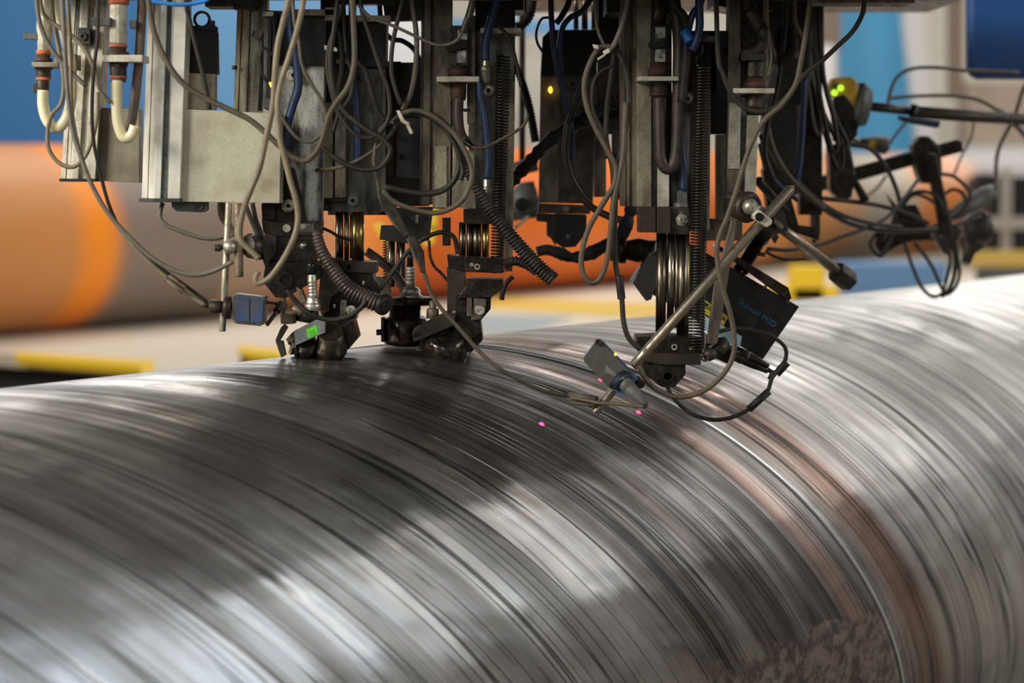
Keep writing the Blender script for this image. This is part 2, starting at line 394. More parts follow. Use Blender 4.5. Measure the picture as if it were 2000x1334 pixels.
# platform the far pipe rests on, with two openings edged yellow
PZ = 1.165
def slab(name, pts, z, t, mat, label=None, cat='platform'):
    m = MB(); A = [G(x, y, z) for x, y in pts]; m.loft([A, [q - Vector((0, 0, t)) for q in A]])
    o = m.build(name, mat); 
    if label: tag(o, label, cat)
    return o
t = thing('work_platform', 'long pale work platform with yellow edges under the far pipe', 'platform', G(600, 680, 0) * 1.0)
def pslab(name, pts, mat, dz=0.0, th=.1):
    m = MB(); A = [G(x, y, PZ + dz) for x, y in pts]; m.loft([A, [q - Vector((0, 0, th)) for q in A]]); return m.build(name, mat, t)
pslab('deck', [(-300, 560), (2600, 520), (2600, 760), (548, 800), (548, 694), (470, 686), (462, 800), (292, 800), (292, 712), (30, 692), (-300, 668)], platm)
pslab('edge_strip', [(30, 686), (292, 704), (292, 717), (30, 697)], yell, .012, .06)
pslab('edge_strip', [(276, 702), (300, 702), (300, 770), (276, 770)], yell, .014, .06)
pslab('edge_strip', [(466, 674), (560, 684), (560, 698), (466, 687)], yell, .012, .06)
pslab('edge_strip', [(935, 578), (1300, 592), (1300, 622), (935, 600)], M('faded_yellow_line', (.62, .43, .08), .6), .012, .04)
pslab('floor_marking', [(935, 612), (1120, 618), (1020, 652), (935, 652)], M('blue_grey_marking', (.30, .36, .38), .6), .01, .03)
for pa, pb in (((-300, 678), (292, 719)), ((466, 690), (550, 700))):      # dark sheets added so the openings look unlit
    m = MB(); a_, b_ = G(*pa, PZ - .11), G(*pb, PZ - .11)
    m.add([a_, b_, b_ - Vector((0, 0, 1.04)), a_ - Vector((0, 0, 1.04))] + [q_ + Vector((0, .05, 0)) for q_ in (a_, b_, b_ - Vector((0, 0, 1.04)), a_ - Vector((0, 0, 1.04)))],
          [(0, 1, 2, 3), (7, 6, 5, 4), (0, 4, 5, 1), (1, 5, 6, 2), (2, 6, 7, 3), (3, 7, 4, 0)])
    m.build('pit_shade_sheet', darkp, t)
for px in (-100, 400, 900, 1400, 2000):
    m = MB(); c = G(px, 640, PZ); wbox(m, c.x - .15, c.y - .15, 0, c.x + .15, c.y + .15, PZ - .1); m.build('support_leg', darkp, t)
o = part(None, 'safety_bollard', yell, [('b', 1546, 520, 1612, 590, 19, .3), ('b', 1500, 560, 1640, 592, 19, .3)], .02); tag(o, 'bright yellow guard block on the platform right of the scanner', 'guard')
o = part(None, 'blue_plinth', M('steel_blue_base', (.10, .22, .42), .5), [('b', 1648, 515, 1850, 590, 21, .6)], .02); tag(o, 'blue machine base behind the near pipe at right', 'machine')
o = part(None, 'guard_rail', M('dull_yellow_rail', (.58, .40, .08), .5), [('b', 1890, 492, 2100, 521, 22, .2), ('b', 2102, 492, 2120, 600, 22, .2)], .01); tag(o, 'dull yellow rail above the near pipe at right edge', 'rail')
o = part(None, 'rail_post', grey, [('b', 1908, 524, 1922, 572, 22.0, .1), ('b', 1925, 524, 2098, 572, 22.0, .2)], .01); tag(o, 'grey plinth below the dull yellow rail', 'plinth')
t = thing('yellow_bracket', 'yellow bracket glimpsed behind the hanging grey plate', 'bracket', W(795, 500, 9))
part(t, 'arm', yell, [('p', [(728, 440), (742, 436), (762, 466), (768, 485), (756, 482)], 9, .1), ('b', 838, 398, 853, 450, 9, .1), ('p', [(838, 440), (853, 440), (846, 478), (826, 482)], 9, .1)], .004)

# ================================================================== near pipe
P0 = Vector((0, 5.49736, CAMZ - 1.25364)); RP = .8; KH = .6565; US = -.3798
pm, n, l, p = nt('spiral_rolled_steel')
def math_n(op, a, b=None, c=None):
    x = n.new('ShaderNodeMath'); x.operation = op
    for i, v in enumerate((a, b, c)):
        if v is None: continue
        if hasattr(v, 'links'): l.new(v, x.inputs[i])
        else: x.inputs[i].default_value = v
    return x.outputs[0]
tc = n.new('ShaderNodeTexCoord'); sx = n.new('ShaderNodeSeparateXYZ'); l.new(tc.outputs['Object'], sx.inputs[0])
ny = math_n('MULTIPLY', sx.outputs[1], -1.0)
phi = math_n('ARCTAN2', ny, sx.outputs[2])
u = math_n('SUBTRACT', sx.outputs[0], math_n('MULTIPLY', phi, KH))
def uv(fu, fp, off=0.0):
    c = n.new('ShaderNodeCombineXYZ'); l.new(math_n('MULTIPLY', u, fu), c.inputs[0]); l.new(math_n('MULTIPLY', phi, fp), c.inputs[1])
    c.inputs[2].default_value = off; return c.outputs[0]
def nz(fu, fp, off=0.0, det=3, rough=.6, sc_=1.0): return noise(n, l, sc_, det, uv(fu, fp, off), rough)
big = nz(4.5, .55, 1.3, 3); mid = nz(24, 1.1, 4.7, 3); fine = nz(120, 1.6, 9.1, 3); vfine = nz(430, 2.2, 3.3, 2)
cloud = noise(n, l, 3.2, 5, tc.outputs['Object'], .6)
# tone of the strip across the helix
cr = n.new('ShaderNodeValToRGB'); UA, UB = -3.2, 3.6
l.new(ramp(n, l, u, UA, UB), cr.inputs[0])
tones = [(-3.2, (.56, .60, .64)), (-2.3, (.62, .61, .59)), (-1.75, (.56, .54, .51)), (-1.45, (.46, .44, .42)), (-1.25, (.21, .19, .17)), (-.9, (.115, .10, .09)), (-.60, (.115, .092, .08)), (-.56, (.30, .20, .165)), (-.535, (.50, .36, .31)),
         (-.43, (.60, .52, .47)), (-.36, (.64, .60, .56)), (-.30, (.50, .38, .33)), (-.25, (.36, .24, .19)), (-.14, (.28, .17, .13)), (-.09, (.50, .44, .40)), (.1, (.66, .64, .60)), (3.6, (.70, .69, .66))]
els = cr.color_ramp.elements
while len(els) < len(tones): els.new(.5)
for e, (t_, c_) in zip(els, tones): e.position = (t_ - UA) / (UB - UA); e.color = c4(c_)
zone = math_n('MULTIPLY', ramp(n, l, u, -1.55, -1.25), ramp(n, l, u, -.45, -.60))      # finely scratched zone left of the weld
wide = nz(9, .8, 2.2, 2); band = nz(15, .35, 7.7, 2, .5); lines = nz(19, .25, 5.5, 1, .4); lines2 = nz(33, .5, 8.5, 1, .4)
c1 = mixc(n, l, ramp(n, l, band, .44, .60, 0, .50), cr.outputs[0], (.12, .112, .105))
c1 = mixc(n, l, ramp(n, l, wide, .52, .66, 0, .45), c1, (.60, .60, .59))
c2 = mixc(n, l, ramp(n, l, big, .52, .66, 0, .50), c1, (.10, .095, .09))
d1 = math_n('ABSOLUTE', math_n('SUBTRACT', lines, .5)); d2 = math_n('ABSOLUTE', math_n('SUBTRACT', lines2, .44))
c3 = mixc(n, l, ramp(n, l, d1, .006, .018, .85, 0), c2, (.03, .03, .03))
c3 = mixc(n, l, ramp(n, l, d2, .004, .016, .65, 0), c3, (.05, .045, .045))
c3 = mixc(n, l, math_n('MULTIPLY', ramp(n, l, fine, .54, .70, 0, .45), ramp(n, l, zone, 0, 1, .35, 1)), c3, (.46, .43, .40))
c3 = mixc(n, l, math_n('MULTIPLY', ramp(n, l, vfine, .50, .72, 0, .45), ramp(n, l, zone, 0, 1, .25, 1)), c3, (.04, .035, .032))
# damp, smeared soap film low on the front
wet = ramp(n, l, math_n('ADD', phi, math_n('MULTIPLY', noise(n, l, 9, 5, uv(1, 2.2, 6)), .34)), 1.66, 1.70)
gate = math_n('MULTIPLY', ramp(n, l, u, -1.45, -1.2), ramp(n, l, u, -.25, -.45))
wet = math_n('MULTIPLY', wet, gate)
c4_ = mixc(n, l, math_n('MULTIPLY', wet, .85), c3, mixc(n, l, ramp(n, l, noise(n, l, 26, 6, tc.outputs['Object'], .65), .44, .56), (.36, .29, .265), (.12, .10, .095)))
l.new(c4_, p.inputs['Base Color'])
p.inputs['Metallic'].default_value = .85
r0 = ramp(n, l, band, .35, .65, .20, .36)
r1 = math_n('ADD', r0, ramp(n, l, cloud, .4, .65, -.04, .14))
r2 = math_n('ADD', r1, math_n('MULTIPLY', ramp(n, l, u, -.2, .1), .10))
l.new(r2, p.inputs['Roughness'])
hsum = math_n('ADD', math_n('MULTIPLY', big, 3.0), math_n('MULTIPLY', wide, 1.6))
hsum = math_n('ADD', hsum, math_n('ADD', math_n('MULTIPLY', band, .7), math_n('MULTIPLY', ramp(n, l, d1, .0, .02, -.25, 0), 1.0)))
hsum = math_n('ADD', hsum, math_n('MULTIPLY', noise(n, l, 4.0, 1, uv(1.0, 1.6, 8)), 1.8))
hsum = math_n('ADD', hsum, math_n('MULTIPLY', math_n('MULTIPLY', fine, zone), .12))
b = n.new('ShaderNodeBump'); b.inputs['Strength'].default_value = .6; b.inputs['Distance'].default_value = .006
l.new(hsum, b.inputs['Height']); l.new(b.outputs[0], p.inputs['Normal'])
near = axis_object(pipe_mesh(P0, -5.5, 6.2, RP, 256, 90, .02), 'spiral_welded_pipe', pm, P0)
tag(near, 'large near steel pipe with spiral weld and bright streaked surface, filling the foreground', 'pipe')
uu, vv = pipe_axes(AX)
def helix(u0, dr, a0, a1, nst, width, h):
    m = MB(); rings = []
    for i in range(nst + 1):
        ph = a0 + (a1 - a0) * i / nst; ring = []
        for du, dh in ((-width, -.002), (-width * .55, h * .75), (0, h), (width * .55, h * .75), (width, -.002)):
            s_ = u0 + du + KH * ph; rr = RP + dh + dr
            ring.append(P0 + AX * s_ + rr * (vv * math.cos(ph) + uu * math.sin(ph)))
        rings.append(ring)
    m.loft(rings, closed=True, cap=True, smooth=True); return m
def pipe_part(m, name, mat):
    o = axis_object(m, name, mat, P0); o.parent = near; o.matrix_parent_inverse = near.matrix_world.inverted(); return o
pipe_part(helix(US, 0, -.9, 3.0, 260, .0080, .0055), 'weld_bead', M('bright_weld_steel', (.90, .95, .98), .3, .85))
pipe_part(helix(US - .0125, 0, -.9, 3.0, 260, .0035, .0006), 'weld_toe', M('dark_weld_toe', (.03, .035, .045), .4, .5))

# ================================================================== overhead carriage (just above the frame) that carries every unit
t = thing('overhead_carriage', 'dark overhead carriage beam that carries the hanging test units', 'beam', W(900, -60, 5.2))
part(t, 'beam', bsteel, [('b', -100, -150, 2050, -62, 4.6, .9)], .004)
part(t, 'beam', bsteel, [('b', 900, -150, 2050, -62, 5.55, 1.6)], .004)
part(t, 'crossbar', alu_dk, [('b', 1590, -20, 1787, 6, 5.2, .12), ('b', 1590, -62, 1640, -20, 5.2, .12)], .003, 'short grey bar end hanging into view at the top')
part(t, 'hanger_plate', bsteel, [('b', 650, -62, 770, 8, 5.0, .05)], .002)
part(t, 'hanger_plate', bsteel, [('b', 1000, -62, 1022, 20, 5.3, .2)], .002)
part(t, 'hanger_plate', dgrey, [('p', [(740, -62), (832, -62), (832, 38), (752, 40)], 5.14, .06)], .002)
part(t, 'hanger_plate', bsteel, [('b', 1185, -62, 1245, 25, 5.2, .2)], .002)
part(t, 'hanger_plate', bsteel, [('p', [(1395, -62), (1520, -62), (1510, 20), (1470, 24), (1395, 10)], 5.35, .2)], .002)
part(t, 'hanger_plate', dgrey, [('b', 400, -62, 480, 13, 5.2, .1)], .002)

def profile_sec(w, left=0.0, d=60, slot=.5, sw=.22):
    """section of an aluminium profile in pixels: a slot in the front, the left flank turned to the camera by left*w"""
    h = w / 2; a = -h + w * left; s0 = a + (h - a) * (slot - sw / 2); s1 = a + (h - a) * (slot + sw / 2)
    return [(-h, w * left * 1.5 + 4), (-h + w * left * .45, w * left * .75), (-h + w * left * .5, w * left * .75 + 4), (-h + w * left * .58, w * left * .66), (a, 0), (s0, 0), (s0, 9), (s1, 9), (s1, 0), (h, 0), (h, d), (-h, d + 6)]

# ---- far left actuator
t = thing('linear_actuator', 'leftmost pale aluminium actuator column, behind the first cream hose', 'actuator', W(150, 352, 5.15))
part(t, 'profile', alu, [('k', profile_sec(78, .40, 60, .42, .26), (172, -70), (147, 350), 5.12)])
part(t, 'slot_strip', slotm, [('p', [(152, -60), (163, -60), (150, 350), (137, 350)], 5.127, .006)], 0)
part(t, 'end_cap', black, [('k', [(-40, 40), (-8, -2), (40, -2), (40, 62), (-40, 64)], (147, 349), (147, 355), 5.12)])
part(t, 'cover_plate', paint_dk, [('p', [(186, 210), (272, 213), (272, 357), (182, 353)], 5.15, .05)])
part(t, 'clamp', dgrey, [('b', 152, 54, 176, 86, 5.09, .03), ('r', 162, 71, 5.085, 8, 4, .01)])
# ---- first and second fittings with valves
def valve(t, x, y0, s, ring=True, Y=4.7, handle=True, mt=alu):
    """hose valve hanging on a bracket: hex body, seals, nuts, thread"""
    f = s / 40.0
    part(t, 'valve_body', mt, [('l', (x, y0, Y), (x, y0 + 84 * f, Y), [(0, 20 * f), (.94, 20 * f), (1, 15 * f)], 6)])
    part(t, 'seal_ring', orange_ring, [('c', (x, y0 + 83 * f, Y), (x, y0 + 88 * f, Y), 19 * f)], 0)
    part(t, 'neck', rust, [('l', (x, y0 + 87 * f, Y), (x, y0 + 108 * f, Y), [(0, 17 * f), (.45, 16 * f), (.5, 22 * f), (1, 22 * f)], 16)], 0)
    part(t, 'nut', brsteel, [('l', (x, y0 + 120 * f, Y), (x, y0 + 130 * f, Y), [(0, 22 * f), (1, 20 * f)], 6)])
    pr = []
    for i in range(9): pr += [(i / 9, 18 * f), ((i + .5) / 9, 16 * f)]
    part(t, 'threaded_sleeve', brsteel, [('l', (x, y0 + 130 * f, Y), (x, y0 + 148 * f, Y), pr + [(1, 17 * f)], 20)], 0)
    part(t, 'seal_ring', orange_ring, [('c', (x, y0 + 147 * f, Y), (x, y0 + 151 * f, Y), 18.5 * f)], 0)
    part(t, 'nut', mt if mt is not alu else tan, [('l', (x, y0 + 151 * f, Y), (x, y0 + 160 * f, Y), [(0, 19 * f), (1, 17 * f)], 6)])
t = thing('hose_valve', 'leftmost grey hose valve with orange seals and a short lever', 'valve', W(88, 180, 4.75))
part(t, 'bracket', alu_md, [('b', 62, 121, 113, 131, 4.72, .08), ('b', 106, 100, 124, 131, 4.9, .2)])
part(t, 'valve_body', alu, [('l', (93, -70, 4.76), (86, 100, 4.76), [(0, 17), (.75, 17), (.8, 15), (1, 13)], 8)])
part(t, 'seal_ring', orange_ring, [('c', (85, 98, 4.76), (85, 107, 4.76), 14)], 0)
part(t, 'neck', rust, [('l', (85, 106, 4.76), (85, 121, 4.76), [(0, 13), (.5, 13), (.55, 17), (1, 17)], 12)], 0)
part(t, 'threaded_sleeve', brsteel, [('l', (85, 131, 4.76), (85, 152, 4.76), [(0, 18), (.2, 18), (.25, 14), (.4, 15), (.5, 13.5), (.6, 15), (.7, 13.5), (.85, 15), (1, 14)])], 0)
part(t, 'seal_ring', orange_ring, [('c', (85, 151, 4.76), (85, 157, 4.76), 14.5)], 0)
part(t, 'hose_clamp', brsteel, [('c', (84, 157, 4.76), (84, 182, 4.76), 12), ('b', 64, 164, 76, 181, 4.75, .02)])
part(t, 'lever', grey, [('p', [(46, 62), (72, 66), (76, 78), (46, 76)], 4.75, .02)])
t = thing('hose_valve', 'second hose valve from the left, on a bracket of the big pale actuator', 'valve', W(230, 160, 4.7))
part(t, 'valve_body', alu, [('l', (232, -70, 4.7), (232, 0, 4.7), [(0, 18), (1, 18)], 8)])
part(t, 'seal_ring', orange_ring, [('c', (232, 0, 4.7), (232, 9, 4.7), 20)], 0)
valve(t, 231, 9, 38)
part(t, 'bracket', alu, [('b', 200, 107, 278, 121, 4.66, .09)])
part(t, 'lever', grey, [('p', [(178, 35), (190, 33), (192, 36), (216, 34), (216, 50), (192, 50), (190, 53), (178, 48)], 4.67, .025), ('b', 253, 40, 266, 56, 4.7, .02)])
# ---- big left actuator with cover plate
t = thing('linear_actuator', 'big pale actuator column with a wide cover plate, left of centre', 'actuator', W(330, 395, 4.8))
part(t, 'profile', alu_br, [('k', profile_sec(84, .40, 62, .40, .30), (325, -70), (309, 388), 4.78)])
part(t, 'slot_strip', slotm, [('p', [(325, -70), (337, -70), (325, 388), (313, 388)], 4.787, .006)], 0)
part(t, 'end_cap', dgrey, [('k', [(-44, 34), (-10, -2), (44, -2), (44, 64), (-44, 66)], (309, 388), (309, 395), 4.78)])
part(t, 'cover_plate', paint, [('p', [(358, 213), (549, 222), (546, 397), (352, 394)], 4.80, .07)])
part(t, 'mounting_plate', alu_md, [('p', [(358, 142), (420, 144), (419, 214), (357, 214)], 4.86, .04)])
t2 = part(t, 'motor', black, [('p', [(362, 54), (420, 60), (422, 144), (360, 141)], 4.86, .06)])
part(t2, 'motor_eye', dgrey, [('r', 394, 38, 4.88, 17, 12, .01), ('b', 405, 40, 418, 62, 4.88, .02), ('b', 366, 50, 420, 60, 4.87, .05)])
part(t, 'limit_sensor', grey, [('p', [(334, 393), (406, 395), (406, 410), (398, 415), (345, 413), (336, 405)], 4.83, .02), ('r', 388, 403, 4.826, 9, 4, .01)])
# ---- slim profile behind
t = thing('guide_profile', 'slim dirty aluminium profile standing behind the cover plate', 'profile', W(490, 225, 5.05))
part(t, 'profile', alu_md, [('k', profile_sec(62, .42, 50, .25, .2), (492, -70), (480, 240), 5.05)])
part(t, 'clamp', dgrey, [('b', 440, -20, 505, 12, 5.02, .05), ('b', 455, 12, 500, 18, 5.02, .04)])
part(t, 'side_screw', tan, [('c', (453, 132, 5.06), (463, 132, 5.06), 4)], 0)
part(t, 'angle_block', alu_md, [('p', [(505, 52), (514, 53), (506, 74), (496, 72)], 5.0, .02), ('p', [(492, 62), (497, 60), (492, 72), (489, 70)], 5.0, .02)])
part(t, 'stop_bar', black, [('p', [(512, 75), (518, 75), (511, 216), (503, 216)], 4.98, .02)])

# ---- first test unit (speckled plate, leaning)
t = thing('test_unit', 'front test unit whose speckled steel plate has white hex bolts and a green sticker', 'machine', W(600, 690, 4.85))
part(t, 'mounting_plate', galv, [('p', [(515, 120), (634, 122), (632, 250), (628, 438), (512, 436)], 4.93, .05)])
part(t, 'motor', black, [('p', [(517, 20), (638, 24), (636, 128), (515, 126)], 4.91, .09)])
part(t, 'top_clamp', alu_md, [('b', 560, 18, 655, 30, 4.88, .05), ('b', 512, 22, 535, 32, 4.88, .05), ('b', 634, 14, 655, 40, 4.88, .05)])
part(t, 'side_strip', grey, [('p', [(516, 30), (540, 30), (530, 212), (514, 212)], 4.90, .03)])
part(t, 'guide_strip', black, [('p', [(524, 24), (532, 24), (526, 190), (519, 190)], 4.885, .012), ('p', [(536, 24), (541, 24), (536, 130), (531, 130)], 4.885, .012)])
part(t, 'status_lamp', led_am, [('l', (527.5, 160, 4.878), (527.5, 171, 4.878), [(0, 1), (.3, 3.6), (.7, 4), (1, 1)], 10)], 0)
part(t, 'lower_plate', bsteel, [('p', [(546, 320), (575, 330), (600, 436), (512, 436), (512, 398)], 4.915, .02)])
bolt(t, 573, 147, 4.915, 12); bolt(t, 563, 402, 4.905, 12)
part(t, 'clamp_block', bsteel, [('p', [(510, 398), (538, 398), (538, 431), (512, 427)], 4.90, .08), ('p', [(511, 428), (540, 433), (626, 432), (625, 459), (538, 462), (514, 454)], 4.875, .09)])
part(t, 'clamp_facing', M('frosted_grey_patch', (.24, .24, .20), .6, .2, (.05, .05, .04), .95, 40, lo=.4, hi=.55), [('b', 583, 437, 614, 455, 4.872, .004)])
for bx, by in ((560, 446),):
    part(t, 'socket_screw', boltm, [('d', bx, by, 4.868, 8, .008)], .0006); 
part(t, 'socket_screw', silver, [('c', (588, 482, 4.86), (597, 476, 4.87), 5)], 0)
part(t, 'side_cheek', brsteel, [('p', [(516, 455), (540, 461), (540, 495), (522, 514), (516, 500)], 4.87, .08)])
part(t, 'middle_block', bsteel, [('p', [(538, 461), (618, 458), (618, 508), (600, 512), (524, 511), (540, 494)], 4.88, .08)])
part(t, 'swivel_block', bsteel, [('p', [(519, 512), (624, 511), (624, 545), (592, 562), (556, 583), (538, 581), (513, 550), (516, 530)], 4.87, .09)])
part(t, 'pivot_hole', black, [('r', 557, 547, 4.862, 17, 10, .012), ('d', 557, 547, 4.872, 10, .003)], .0006)
part(t, 'probe_connector', silver, [('l', (609, 534, 4.82), (611, 580, 4.82), [(0, 8), (.1, 9), (.32, 9)] + [(a, r) for i in range(4) for a, r in ((.36 + i * .14, 9.5), (.40 + i * .14, 8), (.44 + i * .14, 8), (.48 + i * .14, 9.5))] + [(1, 8)]),
     ('l', (611, 578, 4.82), (611, 594, 4.82), [(0, 9), (.3, 12), (.7, 13), (1, 16)]), ('l', (611, 593, 4.82), (611, 606, 4.82), [(0, 15), (.1, 16), (.9, 16), (1, 14)])], 0)
part(t, 'rubber_boot', rubber_sh, [('l', (606, 506, 4.82), (609, 536, 4.82), [(0, 5), (.4, 9), (1, 9.5)])], 0)
part(t, 'probe_flange', brsteel, [('l', (600, 604, 4.84), (596, 628, 4.84), [(0, 22), (.3, 25), (1, 24)]), ('b', 548, 613, 577, 632, 4.80, .03)])
part(t, 'adjuster_knob', tan, [('l', (572, 600, 4.82), (590, 612, 4.82), [(0, 6), (.4, 10), (1, 10)]), ('p', [(578, 560), (590, 566), (598, 590), (586, 594)], 4.86, .03)])
part(t, 'shoe', bsteel, [('p', [(572, 680), (600, 664), (635, 646), (664, 636), (690, 626), (699, 661), (681, 682), (660, 688), (565, 693)], 4.84, .10)])
part(t, 'probe_housing', M('wet_grimy_steel', (.12, .10, .07), .18, .8, (.02, .02, .02), .8, 60, bump=.12), [('l', (645, 648, 4.79), (645, 686, 4.84), [(0, 25), (.5, 27), (.6, 33), (.9, 34), (1, 31)]), ('l', (598, 668, 4.80), (598, 690, 4.83), [(0, 18), (1, 24)])], 0)
part(t, 'sticker_bracket', M('blued_aluminium_bracket', (.24, .26, .26), .45, .5, (.15, .14, .12), .6, 40), [('p', [(573, 647), (624, 622), (635, 628), (635, 650), (584, 672), (577, 675)], 4.775, .03)])
part(t, 'slotted_tab', tan, [('p', [(558, 663), (572, 648), (577, 675), (562, 692), (566, 675)], 4.78, .03), ])
part(t, 'slot_hole', black, [('c', (564, 668, 4.776), (565, 673, 4.776), 2.2), ('c', (572.5, 665, 4.777), (573, 669, 4.777), 1.5)], 0)
st_ = part(t, 'sticker', green, [('p', [(598, 643), (618, 634.5), (621.5, 652), (601.5, 661)], 4.774, .0008)], 0, 'small bright green sticker with dark print')
for k_, (ax, ay) in enumerate(((603, 649), (604.2, 652.5), (605.4, 656))):
    part(st_, 'sticker_print', greentx, [('p', [(ax, ay), (ax + 13, ay - 5.6), (ax + 13.3, ay - 4.4), (ax + .3, ay + 1.2)], 4.7737, .0003)], 0)
part(t, 'linkage_arm', brsteel, [('p', [(537, 666), (548, 640), (555, 633), (562, 640), (545, 668)], 4.81, .02), ('p', [(538, 667), (552, 666), (558, 694), (549, 699)], 4.80, .025), ('p', [(545, 596), (554, 582), (562, 594), (552, 618)], 4.82, .02)], label='worn grey linkage arm')
part(t, 'linkage_pad', tan, [('b', 549, 614, 572, 633, 4.79, .02)])
# ---- second test unit
t = thing('test_unit', 'second test unit with two brass tinted rods above a bolted black head', 'machine', W(690, 660, 5.0))
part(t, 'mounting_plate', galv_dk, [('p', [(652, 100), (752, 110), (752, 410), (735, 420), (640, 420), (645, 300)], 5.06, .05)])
part(t, 'lower_plate', M('light_speckled_panel', (.13, .13, .11), .5, .4, (.04, .04, .03), .9, 24, stretch=(1, 1, .4)), [('p', [(692, 130), (745, 136), (745, 300), (732, 330), (700, 330)], 5.05, .012)])
part(t, 'motor', black, [('p', [(655, 28), (755, 34), (753, 132), (652, 128)], 5.03, .09)])
part(t, 'top_clamp', alu_md, [('b', 682, 30, 762, 42, 5.0, .05), ('b', 656, 115, 677, 124, 4.98, .04)])
part(t, 'profile', alu_md, [('b', 627, 200, 650, 387, 5.02, .04), ('b', 654, 210, 674, 386, 5.02, .04)])
part(t, 'dark_gap_filler', black, [('b', 626, -64, 662, 400, 5.16, .04), ('b', 735, 34, 756, 420, 5.14, .04)])  # dark filler sheets added to darken the gaps between units
part(t, 'profile_end', bsteel, [('b', 626, 386, 676, 394, 5.02, .05), ('b', 628, 394, 645, 412, 5.04, .03)])
part(t, 'slot_strip', black, [('b', 649, 200, 655, 388, 5.03, .02)], 0)
bolt(t, 689, 392, 5.04, 11, M('dull_grey_bolt', (.2, .19, .17), .4, .6)); bolt(t, 700, 152, 5.04, 9, M('dark_bolt', (.1, .09, .08), .4, .6))
for x, r, mt in ((663, 8, chrome_dk), (677, 5, chrome), (699, 12, brass)):
    part(t, 'piston_rod', mt, [('c', (x, 414, 5.06), (x, 512, 5.06), r)], 0)
part(t, 'rod_cap', brass, [('c', (686, 418, 5.07), (686, 505, 5.07), 3)], 0)
part(t, 'clamp_block', brsteel, [('p', [(646, 503), (666, 506), (666, 534), (650, 540)], 5.0, .08), ('p', [(665, 509), (735, 512), (735, 534), (665, 532)], 4.99, .09)])
part(t, 'socket_screw', brsteel, [('r', 681, 521, 4.985, 9, 4, .01), ('d', 681, 521, 4.99, 5, .003)], .0005)
part(t, 'cheek_plate', M('streaked_cheek_plate', (.095, .078, .058), .4, .5, (.06, .05, .04), .7, 30, bump=.3), [('p', [(625, 545), (632, 520), (660, 514), (668, 533), (668, 566), (644, 583), (643, 606), (627, 618), (622, 580)], 4.97, .06)])
part(t, 'head_block', bsteel, [('p', [(664, 533), (727, 533), (731, 547), (740, 556), (748, 590), (700, 600), (694, 626), (668, 640), (628, 640), (630, 615), (643, 604), (643, 583), (664, 566)], 5.0, .09)])
part(t, 'socket_screw', silver, [('r', 685.5, 606, 4.955, 9.5, 4.5, .014), ('d', 685.5, 606, 4.96, 5, .003), ('l', (709, 556, 4.97), (711, 549, 4.97), [(0, 3), (1, 3.5)]), ('l', (653, 602, 4.96), (653, 594, 4.96), [(0, 2), (1, 2.4)])], .0006)
part(t, 'bright_insert', M('worn_bright_insert', (.32, .29, .21), .3, .7, (.06, .05, .04), .8, 60), [('p', [(665, 586), (677, 586), (676, 618), (663, 618)], 4.965, .03)])
# ---- rear weld unit on the seam
t = thing('seam_probe_unit', 'rear seam probe with knurled silver plug and wet black body on the weld', 'machine', W(790, 670, 5.16))
part(t, 'motor', black, [('b', 752, 120, 783, 216, 5.26, .08), ('b', 782, 122, 830, 216, 5.24, .09)])
part(t, 'back_plate', dgrey, [('p', [(752, 214), (830, 214), (828, 352), (752, 345)], 5.25, .05)])
part(t, 'front_plate', grey, [('p', [(776, 228), (828, 232), (826, 354), (773, 348)], 5.22, .02)])
part(t, 'plate_hole', black, [('d', 785, 307, 5.216, 4.5, .003)], 0)
part(t, 'side_strip', alu_dk, [('b', 755, 290, 772, 400, 5.23, .03)])
part(t, 'gripper_body', bsteel, [('p', [(752, 345), (835, 350), (850, 380), (838, 402), (770, 404), (748, 380)], 5.20, .08)])
part(t, 'hanging_plate', dgrey, [('p', [(772, 406), (846, 404), (838, 470), (800, 476), (741, 468), (744, 440), (776, 440)], 5.18, .025)])
part(t, 'plate_hole', black, [('d', 779, 425, 5.176, 4, .003), ('d', 832, 426, 5.176, 4, .003)], 0)
part(t, 'plate_stud', grey, [('d', 806, 425, 5.172, 6, .008)], .0005)
part(t, 'tape_mark', alu, [('p', [(812, 420), (818, 419), (816, 437), (811, 434)], 5.177, .001)], 0)
for x, r, mt in ((765, 7, chrome_dk), (777, 3, chrome), (786, 6, chrome_dk)):
    part(t, 'piston_rod', mt, [('c', (x, 465, 5.22), (x, 560, 5.22), r)], 0)
m = MB(); spring(m, W(753, 462, 5.24), W(753, 545, 5.24), 5 * S(5.24), 1.2 * S(5.24), 16); m.build('return_spring', springm, t)
part(t, 'lower_block', tan, [('b', 733, 540, 764, 575, 5.24, .05)])
part(t, 'probe_connector', silver, [('l', (801, 520, 5.13), (803, 562, 5.13), [(0, 8), (.1, 9)] + [(a, r) for i in range(4) for a, r in ((.14 + i * .16, 9), (.2 + i * .16, 8), (.25 + i * .16, 9))] + [(1, 9)]), ('l', (803, 561, 5.13), (803, 582, 5.13), [(0, 14), (.3, 18), (.7, 18), (.75, 22), (1, 22)])], 0)
part(t, 'rubber_boot', rubber_sh, [('l', (801, 488, 5.13), (801, 522, 5.13), [(0, 3), (.4, 6), (1, 7)])], 0)
part(t, 'flange', bsteel, [('l', (806, 580, 5.13), (806, 595, 5.13), [(0, 40), (.2, 43), (1, 42)])])
part(t, 'probe_body', M('wet_black_body', (.02, .016, .014), .12, .5, (.09, .06, .04), .7, 50, bump=.1), [('l', (792, 595, 5.14), (790, 670, 5.15), [(0, 30), (.3, 32), (.32, 40), (.36, 44), (.9, 43), (1, 40)])], 0)
part(t, 'side_knob', brsteel, [('c', (735, 649, 5.12), (746, 649, 5.12), 6), ('c', (746, 649, 5.12), (752, 649, 5.12), 3), ('b', 744, 620, 750, 668, 5.11, .03)])
